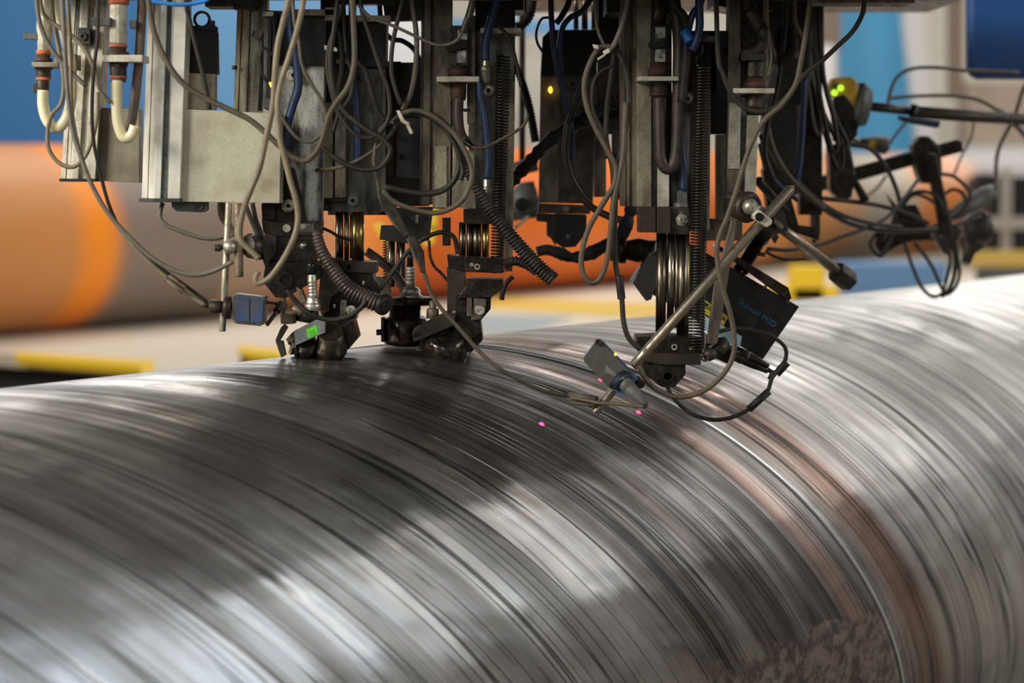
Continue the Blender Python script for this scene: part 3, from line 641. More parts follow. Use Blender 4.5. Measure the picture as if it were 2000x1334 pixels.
m = MB(); m.tube(path([(715, 490), (745, 512), (770, 535), (785, 556), (792, 575)], 5.17), 9 * S(5.17), 10); m.build('cooling_hose', hose_dk, t)

# ---- centre column with valve
t = thing('linear_actuator', 'grimy centre actuator column carrying a grey valve, left of the long spring', 'actuator', W(875, 412, 5.1))
part(t, 'profile', alu_dk, [('k', profile_sec(38, .2, 50, .5, .2), (842, -70), (838, 400), 5.13), ('k', [(-17, 0), (17, 0), (17, 60), (-17, 60)], (866, -70), (862, 408), 5.08)])
part(t, 'profile_face', alu_md, [('b', 850, 285, 873, 406, 5.075, .01), ('p', [(885, 285), (927, 300), (929, 408), (882, 404)], 5.075, .03)])
part(t, 'slot_strip', slotm, [('b', 873, 160, 884, 406, 5.10, .01)], 0)
part(t, 'side_rail', alu_dk, [('b', 912, 30, 928, 242, 5.10, .02), ('b', 915, 242, 936, 300, 5.09, .02)])
part(t, 'valve_body', dgrey, [('b', 880, 50, 915, 128, 5.05, .05)])
part(t, 'name_plate', M('speckled_bright_plate', (.5, .5, .47), .4, .4, (.1, .1, .09), .9, 60), [('b', 893, 58, 913, 78, 5.045, .004), ('b', 892, 98, 911, 123, 5.045, .004)])
part(t, 'lever', black, [('p', [(870, 92), (914, 77), (914, 92), (875, 103)], 5.035, .015)])
part(t, 'neck', rust, [('l', (896, 122, 5.07), (896, 148, 5.07), [(0, 17), (.4, 17), (.45, 21), (1, 22)], 12)], 0)
part(t, 'bracket', alu, [('b', 853, 149, 936, 160, 5.01, .10)])
part(t, 'threaded_sleeve', rust, [('l', (895, 160, 5.06), (895, 196, 5.06), [(0, 19)] + [(a, r) for i in range(6) for a, r in ((.1 + i * .1, 17), (.15 + i * .1, 15.5))] + [(.75, 16), (1, 14)])], 0)
m = MB(); m.tube(path([(895, 190), (894, 230), (899, 262), (912, 282)], 5.05), 11 * S(5.05), 10); m.build('elbow_hose', hose_dk, t)
part(t, 'plug', black, [('c', (908, 276, 5.04), (925, 289, 5.03), 6), ('b', 905, 212, 919, 218, 5.04, .02)])
m = MB(); m.tube(path([(928, -20), (918, 20), (908, 50), (904, 62)], 5.03), 6 * S(5), 8); m.build('feed_hose', cabl_dk, t)
# ---- third unit (centre), spring side
t = thing('test_unit', 'centre test unit with a long tension spring and slotted black shoe on the pipe', 'machine', W(880, 685, 5.05))
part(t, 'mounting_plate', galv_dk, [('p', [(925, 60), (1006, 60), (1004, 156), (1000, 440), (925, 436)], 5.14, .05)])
part(t, 'edge_strip', alu_dk, [('p', [(985, 157), (1006, 157), (1001, 530), (986, 530)], 5.12, .04)])
part(t, 'top_bracket', alu_md, [('b', 938, 54, 1018, 65, 5.02, .12)])
part(t, 'upper_housing', black, [('b', 928, 0, 1006, 158, 5.17, .06)])
bolt(t, 954, 176, 5.12, 11)
part(t, 'hose_fitting', boltm, [('l', (949, 115, 5.07), (949, 162, 5.07), [(0, 8), (.3, 8), (.35, 11), (.5, 11), (.55, 9), (1, 8)], 8), ('l', (951, 350, 5.06), (951, 380, 5.06), [(0, 8), (.5, 8), (.55, 10), (1, 9)], 8)])
m = MB(); spring(m, W(983, 108, 5.03), W(972, 532, 5.03), 13 * S(5.03), 1.9 * S(5.03), 68, 14)
m.build('tension_spring', springm, t)
m = MB(); m.tube(path([(981, 66), (981, 84), (970, 92), (971, 104), (983, 108)], 5.03, 5), 1.6 * S(5), 6); m.build('spring_hook', springm, t)
part(t, 'guide_block', bsteel, [('b', 905, 408, 960, 438, 5.06, .09), ('b', 864, 425, 880, 480, 5.12, .03)])
for x, r, mt in ((903, 7, chrome_dk), (917, 6, chrome_dk), (931, 9, chrome_dk), (948, 7, brass)):
    part(t, 'piston_rod', mt, [('c', (x, 434, 5.10), (x, 512, 5.10), r)], 0)
part(t, 'clamp_block', bsteel, [('p', [(873, 498), (909, 502), (909, 530), (876, 524)], 5.0, .08), ('p', [(908, 503), (984, 506), (980, 534), (908, 531)], 4.99, .1)])
part(t, 'socket_screw', boltm, [('r', 932, 521, 4.985, 6, 3, .01), ('d', 921, 517, 4.985, 4, .006)], 0)
part(t, 'cheek_plate', brsteel, [('p', [(873, 522), (909, 531), (909, 560), (892, 580), (890, 606), (873, 612)], 5.0, .07)])
part(t, 'middle_block', bsteel, [('p', [(911, 545), (983, 546), (983, 562), (960, 581), (893, 583), (910, 562)], 4.98, .10)])
part(t, 'head_block', bsteel, [('p', [(890, 578), (959, 578), (958, 604), (938, 627), (941, 650), (920, 664), (888, 650)], 5.0, .09)])
part(t, 'bright_insert', M('worn_steel_insert', (.2, .18, .13), .3, .7, (.05, .04, .03), .8, 60), [('b', 912, 582, 922, 618, 4.97, .03), ('p', [(926, 582), (950, 584), (948, 612), (938, 624), (920, 626)], 4.975, .03)])
part(t, 'socket_screw', silver, [('r', 937, 606, 4.955, 9.5, 4.5, .014), ('d', 937, 606, 4.96, 5, .003)], .0006)
part(t, 'shoe', bsteel, [('p', [(870, 612), (938, 618), (943, 664), (921, 688), (870, 690), (818, 682), (822, 664), (852, 648)], 5.02, .11)])
part(t, 'slotted_bracket', brsteel, [('p', [(805, 650), (810, 640), (873, 608), (890, 616), (886, 636), (820, 664), (808, 668)], 4.97, .03)])
part(t, 'slot_hole', black, [('c', (811, 647, 4.966), (810, 657, 4.966), 2.2), ('c', (818.5, 646, 4.966), (818, 655, 4.966), 1.6)], 0)
part(t, 'probe_housing', M('wet_black_shoe', (.03, .025, .02), .1, .6, (.10, .08, .06), .7, 70, bump=.15), [('l', (870, 655, 4.99), (870, 690, 5.03), [(0, 34), (.4, 40), (.8, 46), (1, 44)])], 0)
part(t, 'brass_plug', tan, [('l', (845, 588, 5.0), (845, 622, 5.0), [(0, 7), (.4, 7), (.45, 12), (1, 13)], 8)])
# ---- rear unit, right of centre
t = thing('test_unit', 'shaded rear test unit with amber lamp between the two springs', 'machine', W(1105, 470, 5.6))
part(t, 'motor', black, [('p', [(1060, 72), (1075, 58), (1165, 58), (1166, 146), (1056, 148)], 5.6, .1)])
part(t, 'mounting_plate', alu_dk, [('p', [(1056, 146), (1166, 146), (1158, 398), (1052, 396)], 5.62, .05)])
part(t, 'front_plate', brsteel, [('p', [(1093, 146), (1165, 146), (1157, 396), (1090, 396)], 5.60, .02)])
part(t, 'status_lamp', led_am, [('l', (1075, 169, 5.6), (1075, 182, 5.6), [(0, 1), (.3, 3.8), (.7, 4), (1, 1)], 10)], 0)
bolt(t, 1119, 163, 5.59, 11, grey); bolt(t, 1109, 373, 5.59, 8, brsteel)
part(t, 'clamp_block', brsteel, [('p', [(1052, 398), (1155, 402), (1152, 418), (1050, 416)], 5.57, .1)])
part(t, 'lower_block', brsteel, [('p', [(1048, 417), (1086, 419), (1086, 482), (1076, 466), (1068, 460), (1068, 434), (1048, 432)], 5.6, .08)])
part(t, 'foot', black, [('p', [(1085, 418), (1146, 420), (1145, 456), (1124, 482), (1100, 484), (1085, 474)], 5.58, .08)])
part(t, 'foot_screw', grey, [('d', 1110, 462, 5.573, 5, .006), ('d', 1105, 408, 5.563, 7, .006)], .0005)
part(t, 'profile', alu_dk, [('b', 1160, 145, 1172, 275, 5.7, .05), ('b', 1160, 262, 1184, 385, 5.72, .04), ('b', 1196, 120, 1212, 300, 5.68, .05)])
part(t, 'profile_post', bsteel, [('b', 1165, -40, 1212, 120, 5.7, .1), ('b', 1155, 225, 1212, 262, 5.75, .05), ('b', 1195, 260, 1212, 390, 5.8, .03)])
part(t, 'guide_tube', chrome_dk, [('c', (1125, -40, 5.7), (1125, 58, 5.7), 5), ('c', (1142, -40, 5.7), (1142, 58, 5.7), 6), ('c', (1160, -40, 5.7), (1160, 58, 5.7), 5)], 0)

# ---- right-centre column with U hose
t = thing('linear_actuator', 'grimy actuator column with a U bent brown hose, right of centre', 'actuator', W(1255, 405, 5.12))
part(t, 'side_profile', alu_dk, [('k', [(-16, 18), (-8, 4), (-5, 8), (0, 0), (6, 6), (10, 0), (17, 0), (17, 60), (-16, 60)], (1228, -70), (1229, 403), 5.14)])
part(t, 'profile', alu_md, [('k', [(-14, 0), (14, 0), (14, 60), (-14, 60)], (1258, -70), (1258, 404), 5.10)])
part(t, 'profile_face', alu, [('b', 1284, 320, 1307, 404, 5.105, .05), ('b', 1292, 190, 1300, 320, 5.11, .03)])  # paler lower face: the lit part of the profile put into the colour
part(t, 'slot_strip', slotm, [('b', 1271, 160, 1285, 404, 5.13, .02)], 0)
part(t, 'dark_gap_filler', bsteel, [('b', 1262, -60, 1312, 404, 5.17, .04)])  # dark filler sheet added behind the profile to darken the gap
part(t, 'valve_body', dgrey, [('l', (1290, 48, 5.07), (1290, 124, 5.07), [(0, 16), (.05, 20), (.95, 20), (1, 16)], 8), ('b', 1300, 25, 1309, 135, 5.09, .03)])
part(t, 'name_plate', M('speckled_pale_window', (.36, .37, .35), .4, .3, (.1, .1, .09), .9, 60), [('b', 1280, 53, 1300, 75, 5.04, .004), ('b', 1280, 96, 1300, 121, 5.04, .004)])
part(t, 'lever', black, [('p', [(1266, 84), (1298, 78), (1302, 92), (1268, 94)], 5.03, .015)])
part(t, 'upper_sleeve', brsteel, [('l', (1285, -70, 5.07), (1285, 50, 5.07), [(0, 12), (.5, 12)] + [(a, r) for i in range(5) for a, r in ((.55 + i * .06, 13), (.58 + i * .06, 11))] + [(1, 12)])], 0)
part(t, 'neck', rust, [('l', (1286, 122, 5.07), (1286, 148, 5.07), [(0, 17), (.4, 17), (.45, 21), (1, 22)], 12)], 0)
part(t, 'bracket', alu, [('b', 1245, 149, 1326, 158, 5.01, .10)])
part(t, 'threaded_sleeve', brsteel, [('l', (1286, 158, 5.06), (1286, 192, 5.06), [(0, 21), (.1, 18)] + [(a, r) for i in range(6) for a, r in ((.15 + i * .1, 18), (.2 + i * .1, 16.5))] + [(.78, 17), (1, 13)])], 0)
part(t, 'seal_ring', rust, [('c', (1286, 182, 5.06), (1286, 187, 5.06), 18)], 0)
m = MB(); m.tube(path([(1287, 190), (1288, 240), (1289, 283), (1291, 310), (1300, 328), (1312, 326), (1321, 300), (1324, 240), (1325, 160), (1326, 90), (1322, 40), (1310, -60)], 5.04), 12 * S(5.04), 12); m.build('bent_hose', hose_dk, t)
part(t, 'dark_back_filler', bsteel, [('b', 1168, -62, 1215, 255, 5.5, .05)])  # dark filler added to darken the gap left of this column
# ---- right test unit with rods and spring
t = thing('test_unit', 'right hand test unit with polished rods and long dark spring, above the weld', 'machine', W(1310, 755, 5.15))
part(t, 'mounting_plate', galv_dk, [('p', [(1312, 180), (1388, 176), (1386, 452), (1308, 452)], 5.17, .05)])
part(t, 'speckled_strip', M('pale_speckled_strip', (.14, .145, .12), .5, .3, (.05, .05, .04), .9, 40, stretch=(1, 1, .4)), [('p', [(1330, 205), (1350, 205), (1344, 400), (1322, 400)], 5.16, .02), ('p', [(1374, 178), (1387, 176), (1386, 450), (1372, 450)], 5.12, .04)])
part(t, 'upper_housing', black, [('b', 1322, 60, 1400, 182, 5.2, .08), ('b', 1388, 60, 1420, 262, 5.2, .06)])
part(t, 'top_bracket', dgrey, [('b', 1360, 70, 1405, 81, 5.04, .12), ('b', 1365, 64, 1382, 72, 5.06, .03)])
bolt(t, 1343, 192, 5.15, 10); 
part(t, 'elbow_fitting', grey, [('b', 1322, 372, 1342, 400, 5.12, .04), ('l', (1330, 395, 5.11), (1330, 440, 5.11), [(0, 13), (.3, 16), (1, 18)], 12)])
part(t, 'hex_bolt', boltm, [('h', 1332, 430, 5.085, 13, .012), ('r', 1332, 430, 5.078, 7, 4, .006)])
m = MB(); spring(m, W(1372, 128, 5.02), W(1360, 682, 5.02), 15 * S(5.02), 1.9 * S(5.02), 92, 14); m.build('tension_spring', springm, t)
m = MB(); m.tube(path([(1371, 82), (1371, 104), (1361, 112), (1360, 124), (1372, 128)], 5.02, 5), 1.6 * S(5), 6); m.build('spring_hook', springm, t)
part(t, 'guide_block', brsteel, [('b', 1248, 404, 1281, 454, 5.07, .09), ('b', 1283, 404, 1310, 456, 5.07, .09), ('b', 1309, 404, 1345, 458, 5.09, .09)])
part(t, 'guide_gap', black, [('b', 1278, 404, 1286, 454, 5.08, .05)], 0)
for x, r, mt, b_ in ((1291, 10, chrome_dk, 660), (1310, 7, chrome, 630), (1322, 4, chrome, 640), (1333, 11, chrome_dk, 662), (1343, 3, brass, 655)):
    part(t, 'piston_rod', mt, [('c', (x + 1, 452, 5.12), (x - 1, b_, 5.12), r)], 0)
part(t, 'clamp_block', bsteel, [('p', [(1243, 658), (1306, 656), (1372, 664), (1372, 692), (1300, 690), (1243, 684)], 5.03, .11)])
part(t, 'socket_screw', silver, [('r', 1317, 678, 5.024, 6, 3, .01), ('d', 1317, 678, 5.03, 3.5, .003), ('d', 1350, 680, 5.024, 4, .006)], 0)
part(t, 'lower_clamp', brsteel, [('p', [(1262, 688), (1340, 692), (1369, 691), (1369, 713), (1290, 712), (1262, 706)], 5.02, .12), ('b', 1340, 690, 1369, 713, 5.0, .05)])
part(t, 'pivot_head', bsteel, [('p', [(1250, 690), (1272, 690), (1272, 708), (1339, 712), (1339, 732), (1318, 756), (1292, 756), (1256, 728)], 5.03, .10)])
part(t, 'pivot_hole', black, [('r', 1304, 735, 5.022, 12, 8, .01), ('d', 1304, 735, 5.03, 8, .002)], .0005)
# ---- rightmost column
t = thing('linear_actuator', 'rightmost dirty aluminium column with threaded fitting, beside the tilted steel rod', 'actuator', W(1450, 435, 5.2))
part(t, 'profile', alu_dk, [('b', 1400, 263, 1422, 432, 5.18, .05), ('p', [(1424, -60), (1447, -60), (1445, 432), (1418, 432)], 5.16, .06)])
part(t, 'profile_face', alu, [('p', [(1459, 225), (1482, 225), (1476, 385), (1454, 385)], 5.16, .05), ('p', [(1424, 200), (1447, 200), (1445, 330), (1421, 330)], 5.155, .02)])
part(t, 'slot_strip', slotm, [('p', [(1447, 190), (1458, 190), (1454, 385), (1443, 385)], 5.18, .02)], 0)
part(t, 'dark_gap_filler', bsteel, [('p', [(1445, -60), (1498, -60), (1492, 225), (1445, 225)], 5.2, .04)])  # dark filler sheet added to keep the space behind this column dark
part(t, 'edge_strip', alu_md, [('b', 1490, -60, 1498, 170, 5.19, .05)])
part(t, 'lower_clamp', alu_dk, [('b', 1376, 428, 1450, 470, 5.2, .08)])
part(t, 'threaded_sleeve', brsteel, [('l', (1452, -20, 5.1), (1468, 40, 5.1), [(0, 15)] + [(a, r) for i in range(6) for a, r in ((.1 + i * .1, 16), (.15 + i * .1, 13))] + [(.8, 14), (1, 13)])], 0)
m = MB(); m.tube(path([(1460, 20), (1480, 48), (1492, 72), (1480, 96), (1450, 106)], 5.09), 14 * S(5.09), 12); m.build('elbow_hose', hose_dk, t)
part(t, 'strap', dgrey, [('b', 1448, 104, 1498, 118, 5.07, .06), ('l', (1482, 60, 5.06), (1496, 66, 5.06), [(0, 14), (1, 16)])])
part(t, 'valve_body', bsteel, [('l', (1473, 116, 5.10), (1473, 152, 5.10), [(0, 18), (.9, 20), (1, 20)], 8)])
part(t, 'neck', rust, [('l', (1474, 148, 5.10), (1474, 172, 5.10), [(0, 17), (.4, 17), (.45, 21), (1, 22)], 12)], 0)
part(t, 'bracket', alu, [('b', 1433, 172, 1513, 182, 5.03, .10)])
part(t, 'threaded_fitting', brsteel, [('l', (1474, 182, 5.09), (1472, 213, 5.09), [(0, 22), (.15, 19)] + [(a, r) for i in range(7) for a, r in ((.2 + i * .1, 18), (.25 + i * .1, 16.5))] + [(1, 16)])], 0)
# ---- tilted bright rod with clamp, sensor on it
t = thing('clamped_rod', 'long tilted bright steel rod held by a ball clamp, right of centre', 'rod', W(1180, 790, 4.8))
part(t, 'rod', rodm, [('c', (1545, 368, 4.98), (1236, 716, 4.90), 10), ('c', (1212, 745, 4.87), (1164, 803, 4.85), 8.5)], .0006)
part(t, 'rod_tip', silver, [('c', (1168, 798, 4.851), (1159, 806, 4.85), 5, 3)], 0)
part(t, 'rod_end', tan, [('b', 1543, 362, 1552, 374, 4.98, .02)], 0)
part(t, 'ball_joint', boltm, [('l', (1452, 398, 4.98), (1484, 412, 4.96), [(0, 4), (.08, 10), (.3, 16), (.5, 16), (.72, 11), (.8, 9), (1, 10)])], 0)
part(t, 'ball_cup', brsteel, [('l', (1432, 398, 5.06), (1466, 406, 5.0), [(0, 24), (.6, 29), (.85, 31), (1, 27), (1, 20)])], 0)
part(t, 'clamp_jaw', alu, [('p', [(1469, 419), (1482, 408), (1509, 430), (1508, 438), (1498, 445), (1472, 428)], 4.94, .045)], .004)
part(t, 'clamp_screw', black, [('r', 1484, 424, 4.932, 8.5, 6.5, .008), ('d', 1484, 424, 4.936, 6.5, .003)], 0)
part(t, 'clamp_nut', bsteel, [('b', 1498, 418, 1512, 436, 4.97, .03)])
def edir(a, b, Y): return W(b[0], b[1], Y) - W(a[0], a[1], Y)
t = thing('laser_sensor', 'grey and blue box sensor with amber lamp clamped at the foot of the tilted rod', 'sensor', W(1190, 757, 4.8))
part(t, 'housing', sblue, [('p', [(1170, 664), (1178, 667), (1246, 738), (1246, 752), (1232, 774), (1216, 774), (1190, 757), (1139, 700)], 4.812, .05)])
fc = part(t, 'front_plate', sface, [('p', [(1165, 665), (1173, 664), (1228, 724), (1226, 730), (1194, 757), (1188, 756), (1141, 707), (1139, 700)], 4.80, .012)], .001)
part(t, 'status_lamp', led_am, [('d', 1202, 692.5, 4.806, 2.6, .004)], 0)
for x, y in ((1168, 668.5), (1195, 754)):
    part(t, 'corner_screw', brsteel, [('r', x, y, 4.79, 6, 3, .01), ('d', x, y, 4.795, 3.4, .003)], 0)
part(t, 'corner_hole', black, [('d', 1219.5, 726, 4.797, 2.4, .004)], 0)
m = MB()
for i in range(9):
    a = 1183 + i * 2.3; m.box(a, 713 + i * 1.9, a + 1.0, 727 + i * 1.2, 4.7995, .0004)
m.build('plate_print', stxt, t, kind='stuff')
for (x, y, wd) in ((1165, 697, 12), (1172, 690, 9), (1161, 704, 5)): 
    pass
part(t, 'plug', grey, [('l', (1214, 742, 4.79), (1263, 792, 4.76), [(0, 15), (.28, 15), (.30, 13.5), (.34, 14.5), (.6, 12), (.85, 7), (1, 6)])], 0)
part(t, 'plug_collar', M('dark_blue_collar', (.008, .014, .025), .6), [('l', (1208, 738, 4.80), (1220, 750, 4.79), [(0, 20), (1, 19)])], 0)
part(t, 'side_knob', black, [('c', (1242, 742, 4.83), (1252, 752, 4.81), 9)], .0008)
cable('dusty cable lead running left from the grey and blue box sensor', [(1264, 794, 4.77), (1240, 793, 4.78), (1205, 789, 4.79), (1170, 787, 4.8), (1150, 783, 4.82), (1115, 777, 4.84)], 4.8, 3.6, cabl_br, 'sensor_cable')
t = part(None, 'cable_joint', cabl_br, [('c', (1112, 772, 4.86), (1166, 780, 4.83), 6.5), ('c', (1112, 785, 4.86), (1164, 791, 4.83), 5), ('c', (1164, 780, 4.83), (1166, 793, 4.83), 3)], 0); tag(t, 'pair of dusty taped cable sleeves left of the tilted rod foot', 'cable')
# ---- scanner box behind the rods
t = thing('scanner', 'big black tilted scanner box with yellow CAUTION label and blue lettering', 'scanner', W(1490, 700, 5.4))
YS = 5.32
part(t, 'housing', black, [('p', [(1307, 452), (1561, 599), (1490, 702), (1236, 553)], YS, .16)])
part(t, 'top_rail', bsteel, [('p', [(1398, 484), (1402, 478), (1540, 562), (1546, 582), (1541, 588)], YS - .015, .10)])
part(t, 'side_bracket', dgrey, [('p', [(1236, 553), (1270, 495), (1300, 505), (1272, 585), (1262, 588)], YS - .02, .05)])
for x, y in ((1450, 531), (1495, 560), (1539, 588)): part(t, 'cover_screw', grey, [('d', x, y, YS - .004, 3, .005)], 0)
cl = part(t, 'caution_label', yell_lab, [('p', [(1377, 586), (1421, 618), (1413, 636), (1367, 606)], YS - .0015, .0012)], 0, 'yellow warning label')
part(cl, 'print_band', black, [('p', [(1379, 590), (1419, 619), (1415, 627), (1374, 598)], YS - .0023, .0006)], 0)
text_on(cl, 'CAUTION', 'print', yell_lab, 1397, 608.5, YS - .0025, 12.5, 35)
wl = part(t, 'data_label', lblue, [('p', [(1368, 612), (1449, 657), (1445, 681), (1366, 640)], YS - .0015, .0012)], 0, 'pale blue data label')
for i, (x, y) in enumerate(((1374, 618), (1374, 632))):
    part(wl, 'print', yell_lab, [('d', x, y, YS - .002, 4.5, .0004)], 0)
m = MB(); 
for i in range(5): m.prism([(1384, 627 + i * 3.6), (1436, 655 + i * 3.6), (1436, 656 + i * 3.6), (1384, 628 + i * 3.6)], YS - .0022, .0004)
m.build('fine_print', grey, wl, kind='stuff')
h_ = t
text_on(h_, 'Scanner M2D', 'lettering', txtblue, 1479, 612, YS - .0005, 16, 33.5, lift=.001)
text_on(h_, 'CE', 'emblem_letters', M('dim_grey_print', (.045, .055, .065), .5), 1468, 629, YS - .0005, 10, 33, lift=.001)
part(t, 'emblem_ring', M('dim_blue_print', (.035, .055, .07), .5), [('r', 1468, 629, YS - .0012, 9.5, 8.3, .001)], 0)
part(t, 'connector_body', bsteel, [('p', [(1380, 655), (1444, 684), (1440, 700), (1424, 712), (1376, 690)], YS - .10, .09)])
for a, b_ in (((1436, 684), (1502, 716)), ((1424, 690), (1500, 726))):
    part(t, 'cable_plug', bsteel, [('l', (a[0], a[1], YS - .12), (b_[0], b_[1], YS - .13), [(0, 8), (.15, 10), (.35, 10), (.38, 8.5), (.42, 9), (.6, 8.5), (.8, 6), (1, 4.5)])], 0)
    part(t, 'plug_ring', tan, [('l', (a[0] + 18, a[1] + 9, YS - .122), (a[0] + 27, a[1] + 13.5, YS - .124), [(0, 9.5), (1, 9.5)])], 0)
cable('black cable looping from the scanner plugs over the bright pipe with a taped sleeve', [(1500, 722, 5.2), (1512, 728), (1524, 716), (1534, 702), (1534, 680), (1516, 662), (1490, 650), (1462, 643), (1438, 641), (1415, 645), (1392, 652)], 5.19, 4.2, cabl_dk, 'scanner_cable')
cable('black lower cable arc hanging below the right hand test unit over the bright weld', [(1302, 752, 5.1), (1312, 772), (1334, 796), (1362, 813), (1396, 820), (1430, 815), (1458, 802), (1482, 784), (1500, 762), (1508, 738), (1522, 722), (1530, 710)], 5.1, 4.2, rubber, 'scanner_cable')
t = part(None, 'cable_sleeve', rubber, [('c', (1462, 800, 5.1), (1502, 764, 5.1), 7.5)], 0); tag(t, 'black sleeve on the lower cable arc at right', 'sleeve')
t = part(None, 'cable_tape', rubber, [('c', (1518, 732, 5.12), (1539, 709, 5.12), 6), ('c', (1504, 742, 5.12), (1512, 724, 5.12), 6)], .0005); tag(t, 'black tape wrap joining the scanner cables', 'tape')
# flat dusty conduit with ball end
t = thing('hanging_conduit', 'flat dusty brown conduit leaning down to a ball end beside the dark spring', 'conduit', W(1385, 700, 5.1))
part(t, 'conduit', M('dusty_conduit', (.07, .055, .042), .5, .2, (.26, .22, .16), .4, 40, stretch=(1, 1, .3)), [('p', [(1428, 430), (1441, 430), (1420, 560), (1401, 672), (1380, 672), (1394, 560)], 5.0, .012)], .003)
part(t, 'ball_end', brsteel, [('l', (1372, 692, 5.0), (1400, 692, 5.0), [(0, 4), (.15, 10), (.5, 14), (.85, 10), (1, 4)]), ('r', 1377, 699, 4.985, 8, 3.5, .012), ('l', (1400, 690, 5.04), (1414, 668, 5.06), [(0, 12), (1, 14)])], 0)
part(t, 'flange', bsteel, [('l', (1398, 670, 5.08), (1412, 690, 5.08), [(0, 22), (1, 20)])], 0)

# ---- left camera style sensor with rods
t = thing('blue_lens_sensor', 'small boxy sensor with two blue panes on an upright rod at left', 'sensor', W(440, 648, 4.75))
part(t, 'upright_rod', alu_md, [('c', (447, 397, 4.79), (434, 647, 4.74), 6.5)], .0005)
part(t, 'joint', brsteel, [('l', (408, 598, 4.72), (438, 600, 4.72), [(0, 8), (.15, 13), (.7, 13), (1, 10)]), ('l', (395, 594, 4.72), (410, 597, 4.72), [(0, 5), (.5, 6), (1, 5)])], 0)
part(t, 'flange', brsteel, [('l', (437, 600, 4.72), (452, 601, 4.72), [(0, 19), (.3, 23), (1, 22)])], 0)
part(t, 'housing', M('sensor_frame', (.10, .09, .08), .4, .4), [('p', [(452, 577), (462, 574), (519, 581), (517, 632), (508, 637), (460, 632), (452, 622)], 4.70, .05)], .003)
part(t, 'pane', lensm, [('p', [(462, 579), (487, 582), (487, 630), (460, 626)], 4.697, .004)], .001)
part(t, 'pane', lensm, [('p', [(491, 582), (515, 585), (512, 629), (490, 631)], 4.697, .004)], .001)
part(t, 'pen_probe', brsteel, [('c', (521, 635, 4.72), (541, 608, 4.74), 4), ('c', (541, 608, 4.74), (548, 590, 4.76), 8, 5), ('c', (518, 590, 4.72), (545, 594, 4.76), 3)], .0004)
t = thing('rod_clamp', 'ball clamp with knurled screw and short drop rod, above the blue pane sensor', 'clamp', W(468, 542, 4.75))
part(t, 'drop_rod', tan, [('c', (465, 398, 4.76), (467, 541, 4.74), 8.5)], .0006)
part(t, 'ball', boltm, [('l', (436, 482, 4.74), (462, 482, 4.74), [(0, 5), (.15, 12), (.5, 15.5), (.85, 12), (1, 6)])], 0)
part(t, 'screw', brsteel, [('c', (420, 484, 4.74), (432, 484, 4.74), 7), ('c', (431, 484, 4.74), (440, 483, 4.74), 3.5)], .0004)
part(t, 'clamp_body', brsteel, [('p', [(474, 462), (486, 456), (506, 458), (510, 508), (484, 504), (474, 496)], 4.78, .05), ('l', (484, 480, 4.75), (500, 482, 4.77), [(0, 18), (.7, 24), (1, 22)])], .002)

# ---- right background mechanics (further along the row, out of focus)
t = thing('bolt_rod', 'dull steel rod with hexagonal end pointing down right over the far pipe', 'rod', W(1650, 565, 5.7))
part(t, 'rod', rodm, [('c', (1500, 425, 5.6), (1640, 534, 5.8), 10.5)], 0)
part(t, 'rod_root', brsteel, [('c', (1440, 378, 5.22), (1502, 427, 5.6), 12)], 0)
part(t, 'hex_end', brsteel, [('l', (1632, 529, 5.8), (1662, 553, 5.83), [(0, 21), (.4, 22), (.9, 22), (1, 17)], 6)], .002)
part(t, 'clamp', dgrey, [('p', [(1500, 415), (1530, 410), (1540, 450), (1508, 462)], 5.62, .05)])
t = thing('threaded_adjuster', 'dark threaded adjuster leaning between the tilted rod and the scanner box', 'adjuster', W(1460, 520, 5.4))
part(t, 'sleeve', bsteel, [('l', (1500, 440, 5.3), (1448, 525, 5.42), [(0, 18), (.3, 18), (.32, 14)] + [(a, r) for i in range(8) for a, r in ((.36 + i * .06, 15), (.39 + i * .06, 13))] + [(.88, 14), (1, 17)])], 0)
part(t, 'lock_tab', dgrey, [('p', [(1484, 492), (1496, 494), (1494, 502), (1482, 500)], 5.33, .02), ('p', [(1512, 455), (1522, 462), (1514, 476), (1508, 466)], 5.32, .02)])
t = thing('arm_cluster', 'dark cluster of shaded machine arms behind the rightmost column', 'machine', W(1560, 420, 5.9))
part(t, 'arm_plate', M('shaded_grey_cover', (.03, .027, .024), .5, .3, (.02, .02, .02), .6, 20), [('p', [(1496, -60), (1590, -60), (1586, 150), (1560, 330), (1540, 400), (1500, 390), (1490, 250), (1500, 120)], 6.0, .1)], .01)
part(t, 'light_edge', grey, [('p', [(1512, 125), (1522, 128), (1498, 210), (1488, 200)], 5.9, .01), ('b', 1556, 205, 1563, 345, 5.9, .02)])
part(t, 'tube_end', rubber, [('l', (1530, 70, 5.7), (1541, 128, 5.6), [(0, 26), (.7, 23), (1, 22), (1, 13)])], 0)
part(t, 'post', bsteel, [('b', 1562, -60, 1606, 420, 6.1, .06), ('b', 1585, 60, 1602, 460, 6.3, .04)])
part(t, 'lower_arm', bsteel, [('p', [(1490, 330), (1545, 385), (1560, 440), (1600, 445), (1600, 470), (1540, 450), (1500, 420)], 5.85, .06), ('c', (1480, 352, 5.7), (1535, 415, 5.8), 9)])
t = thing('pivot_lever', 'long dark crossbar rising to the right with a hanging pivot block', 'bar', W(1810, 360, 6.9))
part(t, 'crossbar', bsteel, [('p', [(1580, 350), (1870, 272), (1880, 278), (1882, 296), (1590, 378), (1580, 372)], 6.9, .03)], .004)
part(t, 'pivot_block', bsteel, [('p', [(1783, 282), (1800, 264), (1816, 266), (1838, 288), (1842, 342), (1832, 360), (1800, 358), (1790, 330)], 6.8, .08)], .008)
part(t, 'swing_arm', bsteel, [('p', [(1806, 300), (1830, 300), (1856, 420), (1862, 460), (1840, 464), (1830, 410)], 6.76, .04)], .006)
